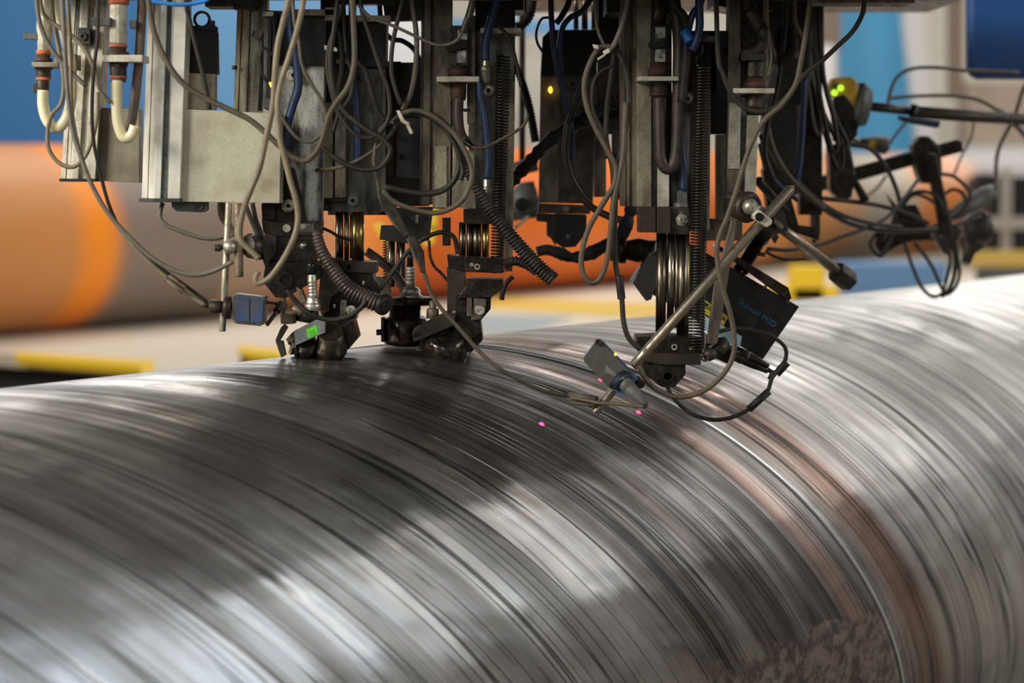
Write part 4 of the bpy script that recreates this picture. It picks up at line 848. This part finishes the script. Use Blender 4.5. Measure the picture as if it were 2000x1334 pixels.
t = thing('hanging_clamp', 'dark hanging clamp body below the ochre sensor', 'clamp', W(1645, 390, 6.4))
part(t, 'clamp_body', bsteel, [('p', [(1628, 190), (1650, 184), (1672, 210), (1676, 262), (1660, 282), (1632, 276)], 6.3, .08), ('p', [(1620, 282), (1660, 280), (1672, 340), (1664, 386), (1642, 392), (1622, 372)], 6.3, .08), ('p', [(1662, 352), (1676, 350), (1700, 390), (1686, 398)], 6.32, .04)], .006)
part(t, 'bore', black, [('r', 1663, 244, 6.29, 15, 9, .02)], 0)
t = thing('ochre_sensor', 'ochre box sensor with green lamps at the end of a brown tube', 'sensor', W(1650, 215, 6.6))
part(t, 'housing', sensor_y, [('p', [(1620, 168), (1628, 152), (1662, 150), (1674, 158), (1676, 205), (1668, 215), (1640, 200), (1618, 188)], 6.5, .08)], .006)
part(t, 'socket', grey, [('l', (1668, 205, 6.56), (1696, 210, 6.56), [(0, 44), (.4, 46), (.6, 40), (1, 36)])], 0)
part(t, 'lamp_panel', grey, [('p', [(1628, 163), (1638, 160), (1636, 182), (1627, 178)], 6.49, .006)])
part(t, 'lamp', led_gr, [('d', 1642, 172, 6.488, 5.5, .006)], 0); part(t, 'lamp', led_gr, [('d', 1630, 181, 6.488, 5.5, .006)], 0)
part(t, 'carrier_tube', brsteel, [('c', (1698, 208, 6.6), (1790, 218, 6.7), 9), ('c', (1785, 219, 6.7), (2120, 242, 7.4), 12)], 0)
part(t, 'tube_clamp', bluec, [('p', [(1755, 226), (1800, 232), (1838, 236), (1834, 250), (1786, 242), (1760, 236)], 6.6, .04)], .004)
part(t, 'clamp_stub', bsteel, [('l', (1786, 204, 6.66), (1782, 240, 6.66), [(0, 7), (1, 9)])], 0)
t = thing('round_sensor', 'small grey rounded sensor with a yellow dot, above the dark crossbar', 'sensor', W(1712, 300, 7.2))
part(t, 'housing', grey, [('l', (1672, 278, 7.2), (1736, 285, 7.2), [(0, 8), (.3, 12), (.6, 17), (.9, 18), (1, 12)])], 0)
part(t, 'stem', brsteel, [('c', (1640, 262, 7.0), (1680, 279, 7.2), 7)], 0)
part(t, 'dot', yell, [('d', 1704, 281, 7.16, 6.5, .01)], 0)
t = thing('gripper', 'dark lumpy gripper hanging among tangled wires at right', 'machine', W(1760, 480, 7))
part(t, 'gripper_body', bsteel, [('p', [(1748, 430), (1768, 400), (1790, 398), (1812, 440), (1826, 470), (1780, 472), (1760, 478), (1722, 500), (1708, 478), (1712, 452), (1740, 448)], 6.9, .08), ('p', [(1730, 376), (1744, 392), (1770, 420), (1758, 424), (1742, 402)], 6.88, .02)], .006)
part(t, 'jaw', brsteel, [('p', [(1824, 448), (1870, 436), (1880, 452), (1866, 480), (1850, 500), (1834, 480)], 6.9, .06)], .006)
t = thing('nozzle_head', 'blurred brown nozzle with round bulb at the far right of the wires', 'nozzle', W(1900, 510, 7.3))
part(t, 'arm', grey, [('l', (1862, 420, 7.3), (1940, 372, 7.4), [(0, 12), (.4, 18), (.8, 18), (1, 13)])], 0)
part(t, 'bulb', brsteel, [('l', (1880, 452, 7.2), (1936, 440, 7.2), [(0, 22), (.3, 30), (.7, 34), (.95, 26), (1, 18)]), ('l', (1908, 440, 7.25), (1886, 515, 7.2), [(0, 22), (.5, 26), (.7, 12), (1, 9)])], 0)
t = thing('blue_cabinet', 'deep blue rounded cabinet bottom hanging in the top right corner', 'cabinet', W(1960, 155, 7.6))
o = part(t, 'shell', bluebox, [('p', [(1890, -200), (2200, -200), (2200, 156), (1912, 154), (1898, 148), (1891, 134)], 7.6, .06)], .02)
t = thing('fitting_cluster', 'dark cluster of fittings glimpsed beside the knobbly wrapped cable', 'machine', W(1030, 420, 6.4))
part(t, 'fitting', grey, [('l', (1000, 395, 6.4), (1050, 380, 6.4), [(0, 20), (.5, 32), (1, 28)])], 0)
part(t, 'fitting', dgrey, [('l', (1002, 330, 6.5), (1050, 320, 6.5), [(0, 12), (.5, 15), (1, 14)]), ('p', [(1000, 405), (1052, 400), (1050, 425), (1000, 432)], 6.4, .05)], .004)
part(t, 'bore', black, [('d', 1020, 400, 6.33, 14, .01)], 0)
part(t, 'hanger', bsteel, [('b', 1022, -64, 1030, 30, 6.4, .02), ('b', 1014, 26, 1026, 330, 6.55, .02)])
part(t, 'strut', alu_md, [('p', [(1006, 440), (1032, 420), (1034, 426), (1002, 452)], 6.3, .02)])
t = thing('dark_coupling', 'thick black coupling tube crossing behind the polished rods', 'coupling', W(1240, 500, 5.45))
part(t, 'tube', rubber, [('l', (1192, 488, 5.5), (1300, 490, 5.5), [(0, 22), (.2, 24), (.3, 19), (.5, 24), (.7, 20), (1, 22)])], 0)
part(t, 'collar', bsteel, [('l', (1205, 488, 5.46), (1222, 488, 5.46), [(0, 15), (.2, 27), (1, 27)])], 0)

# ================================================================== hoses and cables (all hang from the carriage)
def hose(label, pts, Y, r, mat, name='hose'): return cable(label, pts, Y, r, mat, name, 'hose')
hose('leftmost cream translucent hose bent in a deep U', [(84, 176), (84, 205), (91, 232), (106, 249), (122, 243), (135, 215), (140, 180), (138, 126), (126, 60), (112, 10), (104, -66)], 4.72, 11, hosec)
hose('second cream hose bent in a U below the second valve', [(229, 157), (228, 190), (230, 235), (238, 263), (248, 269), (258, 262), (264, 246)], 4.69, 11, hosec)
hose('brown hose rising beside the big pale actuator', [(245, 258), (256, 240), (262, 205), (267, 160), (271, 120), (276, 40), (280, -64)], 4.73, 9.5, hoseb)
C = cable
C('bright blue cable arc at the very top over the black motor box', [(285, -64), (296, -4), (322, 6), (352, 9), (388, 5), (412, -8), (430, -64)], 4.62, 4, bluebr)
C('grey cable crossing the leftmost cream hose from the top left', [(70, -64), (72, 5), (80, 52), (98, 92), (118, 118), (140, 142), (168, 168)], 4.66, 4.6, cabl_gr)
C('olive cable running from the top left across the leftmost column', [(74, -64), (80, 10), (92, 36), (118, 55), (148, 76), (172, 108), (188, 145), (196, 176), (216, 201)], 4.68, 4.2, cabl_ol)
C('olive cable hanging in a loop left of the leftmost column end', [(96, -64), (104, 30), (112, 80), (124, 150), (120, 200), (101, 225), (93, 258), (96, 292), (115, 318), (143, 326), (166, 306), (181, 270), (190, 225), (191, 180)], 4.70, 4.2, cabl_ol)
C('dark cable dropping along the leftmost column to the blue pane sensor', [(190, -64), (191, 60), (184, 130), (180, 200), (182, 268), (194, 330), (213, 400), (238, 452), (272, 492), (320, 528), (365, 560), (405, 590)], 4.64, 3.6, cabl_dk)
C('dusty cable sweeping from the leftmost column to the drop rod', [(118, -64), (126, 80), (132, 180), (142, 256), (156, 300), (176, 354), (208, 412), (248, 458), (290, 498), (325, 521), (355, 533), (386, 537), (418, 529), (455, 511)], 4.60, 4.6, cabl_gr)
C('thin olive cable sagging parallel below the dusty sweeping cable', [(128, -64), (138, 90), (140, 210), (156, 296), (190, 384), (226, 436), (262, 482), (298, 518), (330, 545), (366, 574), (400, 596)], 4.62, 4.0, cabl_ol)
t = part(None, 'cable_joint', tan, [('c', (322, 544, 4.60), (358, 571, 4.60), 5), ('c', (330, 538, 4.61), (362, 563, 4.61), 4)], .0006); tag(t, 'tan crimp joint on the thin olive cable left of the blue pane sensor', 'cable joint')
C('grey cable hanging under the big pale actuator end cap', [(318, 396), (313, 414), (314, 428), (326, 440), (352, 451), (388, 463), (418, 466), (440, 461)], 4.84, 4.4, cabl_gr)
hose('short brown hose behind the upright sensor rod', [(432, 392), (434, 420), (446, 440), (456, 462)], 4.9, 8, hoseb)
C('black cable slanting down in front of the black motor box', [(358, -64), (364, 8), (378, 72), (395, 140), (410, 214)], 4.66, 4.6, rubber)
C('long brown cable sweeping across the cover plate to the first unit', [(286, -64), (290, 0), (298, 50), (313, 95), (338, 140), (366, 170), (404, 193), (441, 211), (486, 233), (517, 258), (549, 288), (574, 308), (598, 314), (617, 298), (630, 272), (641, 230), (656, 202), (680, 168), (692, 120), (690, 40), (684, -64)], 4.55, 5.6, cabl_br)
C('left one of two thick dusty cables crossing in front of the cover plate edge', [(575, -64), (564, 0), (552, 47), (542, 92), (536, 157), (533, 204), (520, 268), (507, 327), (491, 368), (478, 402), (468, 445), (471, 470), (488, 488), (506, 505)], 4.50, 6.0, cabl_ol)
C('right one of two thick dusty cables, looping below the first clamp block', [(597, -64), (593, 0), (580, 60), (564, 113), (549, 160), (542, 204), (546, 268), (555, 304), (566, 350), (578, 392), (582, 425), (577, 456), (564, 487), (547, 516), (529, 540), (513, 551), (502, 553), (499, 543), (505, 531)], 4.47, 5.6, cabl_ol)
C('thin dark cable loop over the speckled plate of the first unit', [(566, -64), (575, 40), (583, 76), (590, 126), (607, 162), (629, 198), (637, 233), (628, 262), (605, 277), (583, 271), (564, 250), (547, 222)], 4.62, 3.6, cabl_br)
hose('flat blue hose lying across the speckled plate of the first unit', [(567, -64), (568, 57), (578, 110), (582, 170), (572, 205), (561, 246), (554, 290)], 4.86, 8.5, bluec)
C('small black wire loop beside the first amber lamp', [(534, 30), (536, 70), (531, 107), (517, 94), (509, 112), (512, 142), (527, 176), (531, 230)], 4.84, 2.6, rubber)
C('black cable running down to the first clamp block', [(493, 396), (500, 430), (511, 460), (514, 494), (522, 520)], 4.80, 4.5, rubber)
C('black straight lead slanting beside the drop rod to the ball clamp', [(478, 396), (492, 432), (505, 462)], 4.72, 4.5, cabl_dk)
C('dark cable curling around the gap between the first and second units', [(676, -64), (670, 10), (656, 48), (644, 85), (639, 120), (642, 154), (651, 192), (661, 220), (680, 249), (702, 266), (727, 268), (749, 252), (761, 220), (758, 176), (746, 142), (733, 104), (720, 63), (706, 16), (700, -64)], 4.78, 4.4, cabl_dk)
C('thick black cable hooked over the second unit plate', [(698, 120), (712, 136), (720, 160), (728, 188), (737, 216), (752, 236)], 4.84, 6, rubber)
C('brown looping cable low across the second unit plate', [(629, 287), (650, 305), (676, 321), (708, 331), (739, 328), (757, 311), (762, 290), (747, 271), (720, 255), (690, 234), (667, 211), (652, 180), (645, 120), (652, 60), (668, -64)], 4.76, 5.2, cabl_dk)
C('thin dusty cable crossing level below the brown looping cable', [(600, 336, 4.99), (628, 331, 4.9), (657, 328, 4.82), (695, 315, 4.8), (727, 296, 4.8), (749, 276, 4.8), (768, 256, 4.8), (776, 238, 4.76)], 4.80, 3.8, cabl_br)
C('long dusty cable falling between units and trailing over the pipe', [(764, 236, 4.82), (744, 252, 4.8), (734, 284, 4.8), (731, 318, 4.8), (739, 362, 4.8), (745, 393, 4.8), (771, 436, 4.8), (796, 464, 4.8), (811, 500, 4.8), (829, 536, 4.8), (842, 574, 4.8), (863, 604, 4.8), (893, 637, 4.8), (924, 673, 4.8), (949, 699, 4.8), (975, 720, 4.8), (1020, 745, 4.82), (1065, 764, 4.84), (1114, 774, 4.86)], 4.8, 4.2, cabl_br)
t = part(None, 'cable_wrap', rubber, [('p', [(796, 458), (812, 464), (828, 492), (831, 534), (820, 532), (816, 500), (800, 478)], 4.79, .012), ('p', [(738, 372), (760, 378), (784, 424), (800, 458), (790, 466), (760, 420), (744, 405)], 4.79, .012)], .003); tag(t, 'black tape wrapping on the cable falling between the units', 'wrap')
C('dark cable ring, inner one of the round coil at centre', [(751, 365), (783, 372), (824, 378), (859, 374), (884, 356), (896, 328), (896, 293), (887, 265), (865, 239), (840, 224), (808, 219), (783, 224), (767, 243)], 4.74, 6.2, cabl_dk)
C('outer dusty cable of the round coil at centre', [(748, 372), (770, 394), (808, 409), (846, 416), (877, 409), (903, 391), (918, 362), (922, 334), (912, 302), (900, 280), (884, 258), (859, 236), (833, 221), (808, 216), (786, 222)], 4.72, 5.2, cabl_br)
C('middle dark cable of the round coil at centre', [(767, 236), (790, 222), (828, 224), (860, 244), (882, 270), (894, 296), (904, 330), (900, 352)], 4.73, 5.0, rubber)
t = thing('cable_tie', 'pale cable tie around the round coil at centre', 'cable tie', W(780, 240, 4.71))
part(t, 'band', alu, [('p', [(774, 216), (780, 215), (790, 234), (800, 240), (797, 246), (783, 238)], 4.70, .006)], .0008); part(t, 'tail', alu, [('p', [(798, 241), (807, 260), (801, 262), (793, 246)], 4.70, .002)], 0)
C('left cable hanging down in front of the black motor box at centre', [(796, -64), (786, 0), (777, 38), (767, 85), (764, 132), (770, 167), (783, 205)], 4.78, 4.4, cabl_dk)
C('right cable hanging down in front of the black motor box at centre', [(797, -64), (803, 0), (811, 47), (814, 90), (811, 135), (802, 183), (785, 216)], 4.80, 5.2, cabl_br)
C('thin cable strung across the gap to the centre valve', [(700, 10), (726, 35), (767, 50), (808, 69), (846, 86), (871, 88), (893, 78), (906, 58)], 4.76, 3.2, cabl_br)
C('thick sheathed cable rising from the centre valve to the top', [(904, 64), (911, 42), (920, 20), (934, -64)], 4.75, 6.5, cabl_dk)
hose('dark blue hose arc behind the black motor box at centre', [(740, -64), (744, 40), (762, 74), (786, 80), (808, 96), (820, 122), (824, 160)], 5.36, 5, bluec)
C('dark cable arch between the centre rods and the seam probe plug', [(742, 566), (768, 530), (793, 496), (822, 470), (850, 456), (872, 455), (888, 466), (894, 496)], 4.92, 4.6, rubber)
C('black cable slung below the green sticker head to the second unit', [(560, 566), (574, 584), (598, 608), (625, 621), (655, 624), (684, 616), (706, 600), (716, 586)], 4.70, 5.0, rubber)
C('short dark wire crossing the orange gap to the brass rods', [(625, 444), (645, 452), (662, 462), (690, 470)], 4.98, 3.0, cabl_dk)
C('dark curved wire right of the seam probe', [(838, 470), (840, 500), (848, 520), (862, 534), (874, 548)], 5.08, 3.0, rubber)
hose('upper blue hose beside the centre column', [(980, -64), (969, 0), (961, 31), (953, 63), (948, 91), (948, 118)], 4.98, 8, bluec)
hose('lower blue hose running down to the centre fitting', [(937, 160), (938, 186), (944, 214), (951, 268), (954, 315), (951, 350)], 5.0, 7, bluec)
C('thin cable looping right from the small black plug over the long spring', [(922, 288), (947, 288), (981, 271), (1010, 255), (1026, 240), (1031, 222)], 4.95, 3.2, cabl_br)
C('dark cable arching from the top bracket behind the long spring', [(974, 50), (994, 75), (1008, 120), (1018, 170)], 4.97, 3.6, cabl_dk)
corrugated('ribbed black hose slanting down right from the long spring', [(900, 286), (908, 320), (925, 353), (942, 384), (958, 410), (978, 436), (1002, 466), (1030, 498), (1054, 524), (1082, 548)], 4.88, 9, 15, 7)
corrugated('ribbed dark hose ducking behind the slanting ribbed hose', [(984, 516), (1006, 510), (1030, 518), (1050, 532)], 4.98, 9, 9, 6)
o = corrugated('ribbed dark hose slanting over the second unit head', [(618, 450), (623, 474), (632, 497), (646, 520), (662, 542), (682, 564), (706, 578), (732, 590), (752, 596)], 4.82, 10, 18, 7, hose_dk, depth=.10)
t = part(None, 'hose_end_cap', rubber, [('l', (744, 592, 4.82), (756, 598, 4.81), [(0, 20), (.3, 22), (.8, 21), (1, 12)])], 0); tag(t, 'round black end cap of the ribbed hose over the second unit head', 'cap')
corrugated('blurred ribbed hose arching at the top beside the centre bracket', [(1046, -64), (1040, 0), (1034, 30), (1020, 48), (1006, 54)], 5.7, 9, 9, 6)
corrugated('blurred ribbed hose crossing the pale gap at centre', [(1004, 125), (1016, 150), (1028, 186), (1037, 225), (1046, 278)], 5.7, 7, 8, 6)
def wrapped(label, pts, Y, r):
    m = MB(); P = resample(path(pts, Y, 10), 5 * S(Y)); rr = [random.uniform(.78, 1.25) for _ in range(99)]
    m.tube(P, 0, 10, lambda i, n: r * S(Y) * rr[i // 2 % 99]); return tag(m.build('wrapped_cable', wrapm), label, 'cable')
wrapped('knobbly wrapped cable rising to the right in front of the shaded rear unit', [(990, 366), (1003, 350), (1020, 332), (1042, 308), (1063, 284), (1104, 252), (1142, 233), (1173, 212), (1204, 200)], 5.4, 13)
wrapped('knobbly wrapped cable running level below the shaded rear unit', [(1048, 492), (1068, 488), (1092, 494), (1118, 503), (1150, 496), (1178, 482), (1206, 470)], 5.5, 12)
wrapped('knobbly wrapped cable dropping between rear unit and rods', [(1236, 400), (1226, 430), (1218, 452), (1206, 470)], 5.46, 12)
C('grey cable end poking out below the ribbed hose', [(1002, 540), (990, 552), (982, 572), (980, 586)], 5.3, 5, cabl_dk)
C('pale grey cable from the top into the tie right of centre', [(1240, -64), (1225, 0), (1217, 41), (1202, 82), (1189, 99)], 4.86, 5.2, cabl_gr)
C('large dusty cable loop hanging to the level of the orange pipe', [(1192, 91), (1170, 94), (1151, 126), (1141, 164), (1146, 208), (1164, 252), (1186, 293), (1202, 324), (1201, 356), (1186, 384), (1169, 412), (1150, 446), (1139, 481), (1135, 509), (1140, 538), (1154, 552), (1169, 547), (1181, 525), (1188, 491), (1193, 446), (1198, 395), (1210, 340), (1218, 290), (1222, 200)], 4.86, 5.4, cabl_br)
C('dark cable falling past the tie, down through a black sleeve to the right unit', [(1196, 92), (1209, 106), (1223, 142), (1228, 189), (1224, 236), (1217, 277), (1208, 318), (1203, 369), (1201, 433), (1201, 497), (1205, 532), (1212, 560), (1215, 590), (1218, 628), (1228, 660), (1250, 682)], 4.88, 5.2, cabl_dk)
t = part(None, 'cable_sleeve', rubber, [('c', (1209, 538, 4.88), (1214, 584, 4.88), 8)], .0008); tag(t, 'black heat shrink sleeve on the cable above the left end of the clamp', 'sleeve')
t = thing('cable_tie', 'white cable tie holding the cables right of centre', 'cable tie', W(1180, 105, 4.82))
part(t, 'band', alu, [('p', [(1177, 100), (1188, 94), (1192, 102), (1180, 108)], 4.82, .01)], .0008); part(t, 'tail', alu, [('p', [(1166, 114), (1180, 105), (1183, 108), (1168, 118)], 4.82, .002)], 0)
t = thing('cable_tie', 'small pale cable tie end sticking out left of the dusty loop', 'cable tie', W(1160, 92, 4.84)); part(t, 'head', alu, [('p', [(1157, 86), (1168, 88), (1170, 96), (1160, 95)], 4.84, .008)], .0008)
C('thin dark cable hooking down beside the large dusty loop', [(1198, 128), (1176, 138), (1161, 157), (1156, 189), (1160, 220), (1178, 262), (1186, 310)], 4.95, 3.6, cabl_dk)
C('thick black cable curving low across the shaded rear unit', [(1110, 240), (1105, 274), (1104, 305), (1113, 346), (1134, 382), (1159, 407), (1195, 425), (1216, 430)], 5.2, 7, cabl_dk)
C('dark cable falling down the middle of the gap right of the rear unit', [(1200, 100), (1192, 160), (1186, 210), (1184, 270), (1196, 330), (1198, 390)], 5.0, 5, cabl_dk)
C('thin grey wire from the top to the white tie', [(1160, -64), (1162, 20), (1168, 60), (1180, 88)], 4.9, 3.4, cabl_gr)
hose('thick blue hose hanging in front of the shaded rear unit', [(1078, -64), (1076, 0), (1079, 63), (1088, 132), (1104, 195), (1115, 246), (1117, 283), (1115, 318)], 5.3, 5.6, bluec)
hose('curved blue hose joining from the right over the rear motor', [(1190, -64), (1142, 16), (1113, 35), (1098, 57), (1093, 94), (1096, 150)], 5.32, 5.6, bluec)
C('thin dark blue wire ring left of the rear motor', [(1074, 34), (1058, 37), (1048, 60), (1049, 82), (1060, 102)], 5.34, 2.6, bluec)
C('short black cable crossing the lower rear plate bolt', [(1138, 164), (1126, 195), (1112, 238), (1108, 262)], 5.28, 6.5, rubber)
C('black cable slanting to the top above the rear motor', [(1120, -64), (1112, 0), (1098, 30), (1086, 46)], 5.4, 6, rubber)
C('blue hose bundle top hanging right of the U bent hose', [(1364, -64), (1366, 20), (1366, 55), (1358, 85), (1350, 98)], 4.98, 8, bluec, 'hose', 'hose')
C('second blue hose meeting the bundle right of the U bent hose', [(1372, -64), (1370, 0), (1352, 30), (1344, 60), (1338, 84)], 5.0, 7, bluec, 'hose', 'hose')
t = part(None, 'hose_coupling', M('bright_blue_coupling', (.01, .15, .45), .4), [('c', (1336, 60, 4.99), (1348, 82, 4.98), 10)], .001); tag(t, 'bright blue hose coupling right of the U bent hose', 'coupling')
hose('narrow blue hose beside the lower elbow fitting', [(1332, 110), (1328, 220), (1332, 290), (1336, 330), (1334, 372)], 5.11, 6.5, bluec)
C('wide dark cable behind the bent hose top', [(1296, -64), (1318, 10), (1338, 40), (1340, 110), (1332, 200)], 5.0, 9, rubber)
C('long olive cable falling right of the last column and around the lower loop', [(1592, -64), (1582, 0), (1574, 63), (1564, 120), (1553, 166), (1526, 205), (1495, 232), (1473, 268), (1454, 318), (1438, 372), (1420, 425), (1407, 456), (1400, 490), (1404, 528), (1412, 566), (1424, 604), (1433, 649), (1433, 690), (1417, 725), (1386, 756), (1355, 771), (1321, 775), (1286, 763), (1262, 742), (1248, 714)], 4.84, 5.2, cabl_br)
C('cable arcing from the top bar down left to the last bracket', [(1697, -64), (1689, 0), (1683, 31), (1664, 63), (1635, 91), (1604, 120), (1566, 150), (1536, 189), (1507, 213), (1476, 218), (1448, 206), (1426, 179), (1412, 145), (1402, 105), (1398, -64)], 4.90, 4.8, cabl_dk)
C('olive cable curve at top right of the last column', [(1550, -64), (1552, 10), (1553, 40), (1562, 62), (1572, 76)], 5.3, 4, cabl_ol)
for i, (lab, P_) in enumerate((
    ('dark cable loop hanging left of the ochre sensor, leftmost of four', [(1590, -64), (1592, 100), (1600, 176), (1610, 230), (1622, 285), (1630, 296), (1636, 280), (1628, 230), (1612, 170), (1604, 100), (1600, -64)]),
    ('dark cable loop beside the ochre sensor, second of four', [(1604, -64), (1606, 120), (1618, 190), (1636, 240), (1650, 268), (1654, 282), (1642, 284), (1622, 250), (1600, 190), (1596, 90)]),
    ('thin dark cable loop near the ochre sensor, third of four', [(1578, 60), (1586, 150), (1600, 210), (1606, 250), (1598, 262), (1588, 240), (1580, 180), (1570, 100)]),
    ('blackened cable loop near the ochre sensor, lowest of four', [(1580, 120), (1594, 200), (1614, 270), (1630, 320), (1640, 330), (1646, 310), (1640, 250)]))):
    C(lab, P_, 5.9 + .06 * i, 4.6, (cabl_dk, rubber, cabl_br, rubber)[i])
C('heavy dark cable sweeping low from the last column to the far nozzle', [(1486, 262, 5.8), (1500, 300, 5.8), (1531, 346, 5.9), (1579, 386, 6.0), (1630, 422, 6.2), (1675, 441, 6.4), (1735, 450, 6.6), (1810, 450, 6.8), (1870, 438, 7.0), (1915, 423, 7.1)], 6, 5.5, cabl_dk)
C('second heavy cable following just above the low sweep', [(1500, 278, 5.8), (1540, 335, 5.9), (1590, 386, 6.0), (1640, 418, 6.2), (1700, 436, 6.4), (1760, 444, 6.6)], 6, 5, rubber)
C('thin cable running nearly level from the arms to the gripper', [(1590, 386, 6.2), (1660, 393, 6.3), (1720, 402, 6.5), (1780, 420, 6.6), (1812, 436, 6.7)], 6.4, 4.6, rubber)
C('cable dipping left below the arms and rising to the crossbar pivot', [(1500, 486, 5.9), (1545, 488, 6.0), (1600, 478, 6.2), (1645, 462, 6.3), (1690, 446, 6.4), (1735, 422, 6.5), (1768, 384, 6.6), (1792, 352, 6.7)], 6.3, 3.8, rubber)
C('cable curving down from the small grey sensor to the gripper', [(1657, 282), (1699, 291), (1729, 324), (1747, 360), (1757, 392), (1760, 420)], 6.7, 4.6, rubber)
C('wire loop left of the pivot arm, above the gripper', [(1740, 440), (1756, 404), (1785, 376), (1820, 378), (1840, 398), (1846, 420)], 6.72, 3.6, rubber)
C('second wire loop crossing behind the pivot arm', [(1728, 470), (1748, 430), (1778, 384), (1806, 384), (1834, 404), (1848, 420)], 6.85, 3.6, rubber)
C('wire arch right of the pivot block', [(1840, 340), (1862, 344), (1884, 362), (1894, 382), (1880, 410), (1856, 428)], 6.95, 3.6, cabl_dk)
C('smaller wire arch below the one right of the pivot block', [(1846, 378), (1860, 370), (1878, 376), (1886, 396), (1874, 416), (1840, 436), (1806, 448)], 6.93, 3.6, cabl_dk)
C('wire dropping right side of the gripper jaw', [(1852, 410), (1856, 440), (1860, 474), (1866, 510), (1862, 545), (1850, 570), (1838, 580)], 6.9, 4.4, rubber)
C('hanging wire loop below the gripper, left and longest', [(1764, 470), (1772, 492), (1782, 520), (1796, 554), (1812, 574), (1828, 579), (1842, 570), (1836, 556), (1820, 520), (1800, 492), (1786, 474)], 6.85, 3.6, rubber)
C('hanging wire loop below the jaw, narrow and right', [(1848, 470), (1856, 510), (1848, 550), (1844, 566), (1852, 574), (1866, 560), (1874, 536), (1870, 500), (1864, 470)], 6.87, 3.6, rubber)
C('left wire knot beside the gripper', [(1712, 452), (1700, 474), (1706, 490), (1722, 500), (1740, 470), (1752, 440)], 6.84, 4, rubber)
C('grey wire leaving the blue cabinet to the left in an arch', [(1990, 142), (1890, 138), (1831, 132), (1783, 134), (1752, 151), (1738, 182), (1734, 205)], 7.0, 3.6, cabl_gr)
C('lower grey wire running right behind the carrier tube', [(1738, 192), (1780, 188), (1850, 187), (1906, 194), (1946, 214), (1976, 238), (2040, 300)], 7.1, 3.6, cabl_gr)
C('dark wire hanging at the right edge over the white bench', [(2030, 120), (2000, 172), (1981, 228), (1955, 280), (1946, 315), (1946, 372)], 7.2, 4, cabl_gr)
C('dark wire crossing down right at the right edge', [(1950, 215), (1975, 236), (2000, 262), (2040, 310)], 7.2, 5, bluec)
C('thin wire slanting from the carrier tube to the crossbar', [(1770, 238), (1750, 262), (1738, 280)], 7.1, 3, cabl_gr)
C('faint thin wire dropping from the carrier tube at right', [(1903, 236), (1896, 270), (1876, 310), (1862, 344)], 7.4, 2.4, cabl_gr)
C('faint thin wire slanting below the crossbar', [(1732, 342), (1712, 368), (1692, 384)], 7.3, 3, cabl_ol)
C('dark vertical wire hanging beside the bolt rod', [(1598, 392), (1594, 420), (1592, 445), (1590, 474)], 6.2, 5, cabl_dk)
C('curved thin dark wire under the bolt rod', [(1494, 490), (1516, 502), (1545, 508), (1576, 506)], 6.0, 3.4, cabl_dk)
C('dark pressure line beside the blue strip behind the last column', [(1490, 200), (1506, 280), (1530, 330), (1570, 376), (1610, 408)], 5.75, 6, cabl_br)
hose('blue hose behind the olive cable, right of the last column', [(1572, 150), (1568, 240), (1562, 320), (1552, 380)], 5.88, 6, bluec)
hose('second blue hose curving behind the last column foot', [(1484, 280), (1498, 330), (1526, 366), (1560, 392)], 5.86, 5, bluec)
C('black cable bundle strand dropping left between first and second units', [(652, -64), (650, 30), (664, 70), (668, 130), (660, 190), (668, 230)], 4.94, 5, rubber)
C('black cable bundle strand dropping right between first and second units', [(668, -64), (672, 40), (678, 110), (690, 150), (684, 190), (662, 222), (650, 260)], 4.90, 4.4, cabl_dk)
t = thing('cable_tie', 'dusty white cable tie between the first two units', 'cable tie', W(648, 95, 4.86)); part(t, 'band', alu, [('p', [(633, 88), (658, 93), (659, 101), (634, 98)], 4.86, .01)], .0008)
hose('dark blue hose lying down the second unit plate', [(690, -64), (688, 60), (690, 150), (696, 220), (698, 300), (694, 320)], 4.99, 7.5, bluec)
C('thin pale wire dropping to the last column bracket', [(1498, -64), (1500, 60), (1506, 110), (1500, 150)], 5.05, 2.6, cabl_ol)
C('dusty cable beside the thick brown elbow of the last column', [(1530, -64), (1534, 30), (1526, 120), (1516, 180), (1500, 240), (1494, 300), (1510, 350)], 5.6, 5, cabl_dk)
# red laser spots thrown by the distance sensors onto the pipe
def laser(px, py, name, power, ang=.22):
    d = ray(px, py); rel = Vector((0, 0, CAMZ)) - P0
    dp = d - AX * d.dot(AX); o_ = rel - AX * rel.dot(AX)
    A_, B_, C_ = dp.dot(dp), dp.dot(o_), o_.dot(o_) - RP * RP
    t_ = (-B_ - math.sqrt(max(0, B_ * B_ - A_ * C_))) / A_
    hit = Vector((0, 0, CAMZ)) + d * t_
    nrm = (hit - P0 - AX * (hit - P0).dot(AX)).normalized()
    src = hit + nrm * .10 + Vector((-.04, -.14, 0))
    l_ = bpy.data.lights.new(name, 'SPOT'); l_.spot_size = R(ang * 2); l_.spot_blend = .4; l_.energy = power; l_.color = (1, .01, .05); l_.shadow_soft_size = .0005
    l_.spot_size = R(4.0)
    ob = bpy.data.objects.new(name, l_); col.objects.link(ob); ob.location = src; ob.rotation_euler = (hit - src).to_track_quat('-Z', 'Y').to_euler()
laser(1058, 828, 'laser_spot', 800); laser(1247, 805, 'laser_spot', 800); laser(1173, 742, 'laser_spot', 400)
